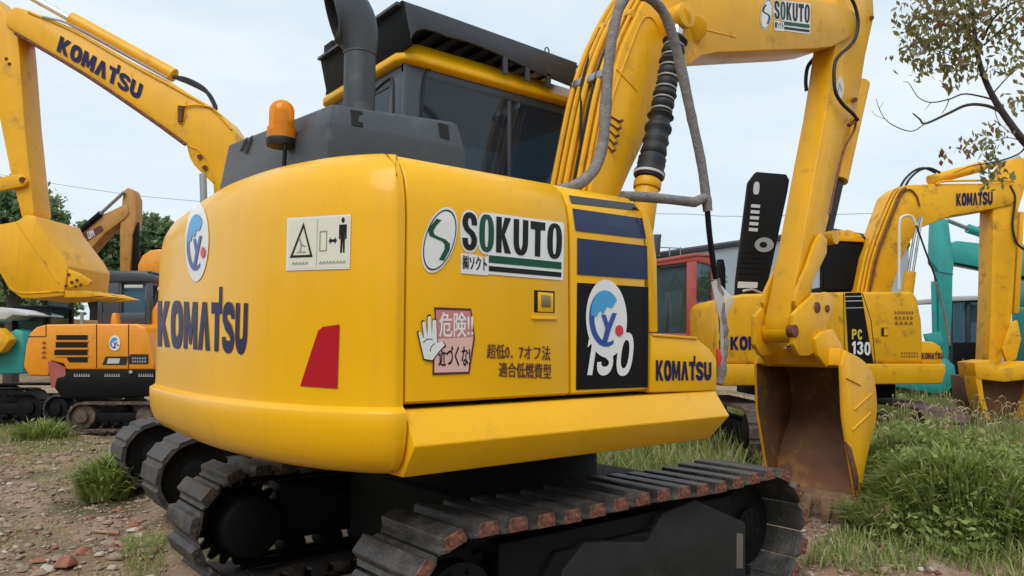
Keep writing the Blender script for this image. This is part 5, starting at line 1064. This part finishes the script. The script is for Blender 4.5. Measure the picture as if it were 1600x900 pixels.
plant(180, 8.3, .27, .36, 1500, 'leafy green weed clump growing beside the left tracks'); plant(70, 13.0, .4, .22, 700, 'green weed clump in front of the orange excavator tracks'); plant(207, 9.0, .2, .34, 700, 'darker weed growing close against the rear tracks')
# seed heads on dry stalks
mb_v, mb_f, mb_m = [], [], []; k0 = 0
P = np.array(in_poly(230, wp((1340,8.2),(1380,11.5),(1680,11.5),(1640,7.8))))
for x, y in P:
    h = random.uniform(.55, 1.05); a = random.random()*6.28; le = random.uniform(.05, .3); z = float(hgt(x, y))
    pts = [V((x+math.cos(a)*le*h*t*t, y+math.sin(a)*le*h*t*t, z+h*t)) for t in (0, .4, .75, .9)]; pts += [pts[-1]+V((math.cos(a)*.05, math.sin(a)*.05, .03)), pts[-1]+V((math.cos(a)*.11, math.sin(a)*.11, .0))]
    m = MB().tube(pts, [.003,.003,.003,.004,.012,.003], 4, cap=False); mb_v += [tuple(q) for q in m.v]; mb_f += [tuple(i+k0 for i in f) for f in m.f]; mb_m += [0]*len(m.f); k0 = len(mb_v)
np_mesh('seed_grass', mb_v, mb_f, [GR[3]], 'stuff')
# --- trees
TL = [leafmat('tree_leaf_dark', (.12,.18,.105), .4), leafmat('tree_leaf_mid', (.18,.25,.145), .4), leafmat('tree_leaf_light', (.26,.34,.20), .4)]
def tree(px, D, blobs, n, size, label, group=None):
    base = ground_at(px, D); r = thing('tree', base, label, 'tree', group)
    B = [(np.array(onD(x, y, D+random.uniform(-1, 1)*q*D/FPX*.5)), q*D/FPX) for x, y, q in blobs]
    v, f, mi = leaf_cloud(B, n, size, [.5,.35,.15]); o = np_mesh('crown', v, f, TL, None, mi); adopt(o, r)
    top = B[0][0]; mb = MB().tube([base-V((0,0,.3)), base.lerp(V(top), .5), V(top)], [.32,.24,.1], 8)
    for c, q in B[1:]: mb.tube([base.lerp(V(top), .45), base.lerp(V(top), .6).lerp(V(c), .5), V(c)], [.14,.1,.04], 6)
    mb.build('trunk', M['bark'], r); return r
tree(20, 33, [(22,332,66),(0,350,66),(50,350,50),(72,388,42),(20,405,64),(92,415,30),(-40,340,66)], 30000, .13, 'tall bushy dark green tree at the left edge behind the large bucket', 'trees behind the yard')
tree(150, 36, [(150,382,42),(126,402,38),(172,366,36),(118,432,38),(160,425,44)], 20000, .13, 'green tree between the tan boom and arm', 'trees behind the yard')
tree(232, 36, [(240,365,36),(225,385,38),(262,378,34),(250,410,40),(290,400,40)], 15000, .13, 'green tree right of the raised tan arm', 'trees behind the yard')
tree(-20, 40, [(20,470,40),(60,478,34),(-20,470,50),(95,480,30)], 5000, .17, 'lower grey green tree behind the teal excavator', 'trees behind the yard')
tree(1110, 45, [(1112,440,20),(1098,455,18),(1060,460,26)], 2500, .15, 'distant green tree seen through the red cab windows', 'trees behind the yard')
# unseen tree belt added behind the camera for glossy paint and glass to reflect
bl = []
for k in range(34):
    a = math.atan2(-DIR.y, -DIR.x)+math.radians(-105+k*6.4); d = 24+random.uniform(-3, 3); h = random.uniform(3.2, 5.6)
    bl += [(np.array([CAM.x+math.cos(a)*d, CAM.y+math.sin(a)*d, h*.5]), h*.52), (np.array([CAM.x+math.cos(a+.05)*d, CAM.y+math.sin(a+.05)*d, h*.25]), h*.4)]
v, f, mi = leaf_cloud(bl, 15000, .42, [.5,.35,.15]); np_mesh('unseen_tree_belt', v, f, TL, 'stuff', mi)
# leafy tree overhanging from the right: trunk outside the picture
DT = 8.6; RT = thing('tree', ground_at(1800, DT), 'sparse tree with brown green leaves and bare twigs hanging in from the upper right', 'tree')
def limb(px, r0, r1, n=5, dz=0): P = spline([onD(x, y, DT+dz*k) for k, (x, y) in enumerate(px)], n); L = len(P); return P, [r0+(r1-r0)*i/(L-1) for i in range(L)]
mb = MB(); base = ground_at(1800, DT)
mb.tube(*[[base-V((0,0,.2)), onD(1790,600,DT), onD(1760,420,DT), onD(1690,300,DT)], [.13,.11,.09,.07]], 10)
for px, a, b in [([(1700,310),(1650,265),(1605,226),(1580,195),(1552,152),(1534,110),(1524,65),(1519,15),(1505,-50)],.055,.014), ([(1572,180),(1545,166),(1512,164),(1480,178),(1446,193),(1437,186),(1426,177)],.022,.008), ([(1446,193),(1425,205),(1400,198),(1383,186),(1374,170),(1369,155)],.007,.003),
    ([(1560,158),(1530,150),(1505,147),(1483,155),(1455,160),(1435,152),(1420,130),(1411,128)],.012,.003), ([(1483,155),(1478,168),(1472,177)],.006,.004), ([(1605,226),(1592,240),(1560,252),(1520,259),(1490,270)],.012,.004), ([(1535,62),(1552,30),(1580,6),(1620,-5)],.018,.008), ([(1538,70),(1562,48),(1590,22),(1612,-2)],.014,.006),
    ([(1524,62),(1500,40),(1470,22),(1440,10)],.011,.004), ([(1530,100),(1500,92),(1465,80),(1430,78)],.009,.003), ([(1550,148),(1575,120),(1600,100)],.01,.004), ([(1600,222),(1575,215),(1548,222)],.007,.003), ([(1552,150),(1560,190),(1590,215)],.005,.003), ([(1455,160),(1445,172)],.004,.002), ([(1383,186),(1368,180),(1362,172)],.003,.002), ([(1374,170),(1380,160)],.003,.002), ([(1650,265),(1620,150),(1640,40)],.03,.012)]:
    mb.tube(*limb(px, a, b), 6)
mb.build('trunk', M['bark'], RT, smooth=60)
CL = [(1440,35,26,90),(1478,18,32,150),(1430,78,18,60),(1468,66,30,130),(1502,48,28,130),(1508,95,22,80),(1488,112,18,50),(1480,135,8,10),(1534,18,28,90),(1560,58,22,50),(1590,28,28,70),(1552,108,12,16),(1584,92,22,46),(1446,108,14,26),(1592,160,18,30),(1555,213,18,36),(1545,244,18,40),(1511,232,14,26),(1474,245,7,8),(1550,272,18,34),(1530,-10,40,120),(1460,-15,40,120),(1590,-20,40,90),(1620,60,30,60),(1630,140,30,50),(1438,120,8,8),(1422,50,10,14)]
v_, f_, m_ = [], [], []; k0 = 0
for x, y, q, n in CL:
    c = np.array(onD(x, y, DT)); R = q*DT/FPX; n = int(n*1.35); p = c+rng.normal(size=(n, 3))*R*np.array([.72,.72,.66]); 
    down = np.array([0, 0, -1.])*.75+rng.normal(size=(n, 3))*.5; down /= np.linalg.norm(down, axis=1)[:, None]; w = rng.normal(size=(n, 3)); w -= down*(down*w).sum(1)[:, None]; w /= np.linalg.norm(w, axis=1)[:, None]
    L = (.028+.03*rng.random(n))[:, None]; v = np.stack([p-down*L, p-w*L*.5, p+down*L*1.1, p+w*L*.5], 1).reshape(-1, 3); v_.append(v); f_.append(np.arange(n*4).reshape(-1, 4)+k0); k0 += n*4
    redd = (x, y) in ((1511,232), (1474,245)); m_.append(rng.choice(4, n, p=[.15,.15,.2,.5] if redd else [.42,.28,.2,.10]))
LV = [leafmat('olive_leaf', (.20,.18,.08), .45), leafmat('dull_leaf', (.14,.13,.08), .4), leafmat('grey_green_leaf', (.27,.26,.17), .45), leafmat('reddish_leaf', (.22,.09,.06), .4)]
adopt(np_mesh('crown', np.concatenate(v_), np.concatenate(f_), LV, None, np.concatenate(m_)), RT)
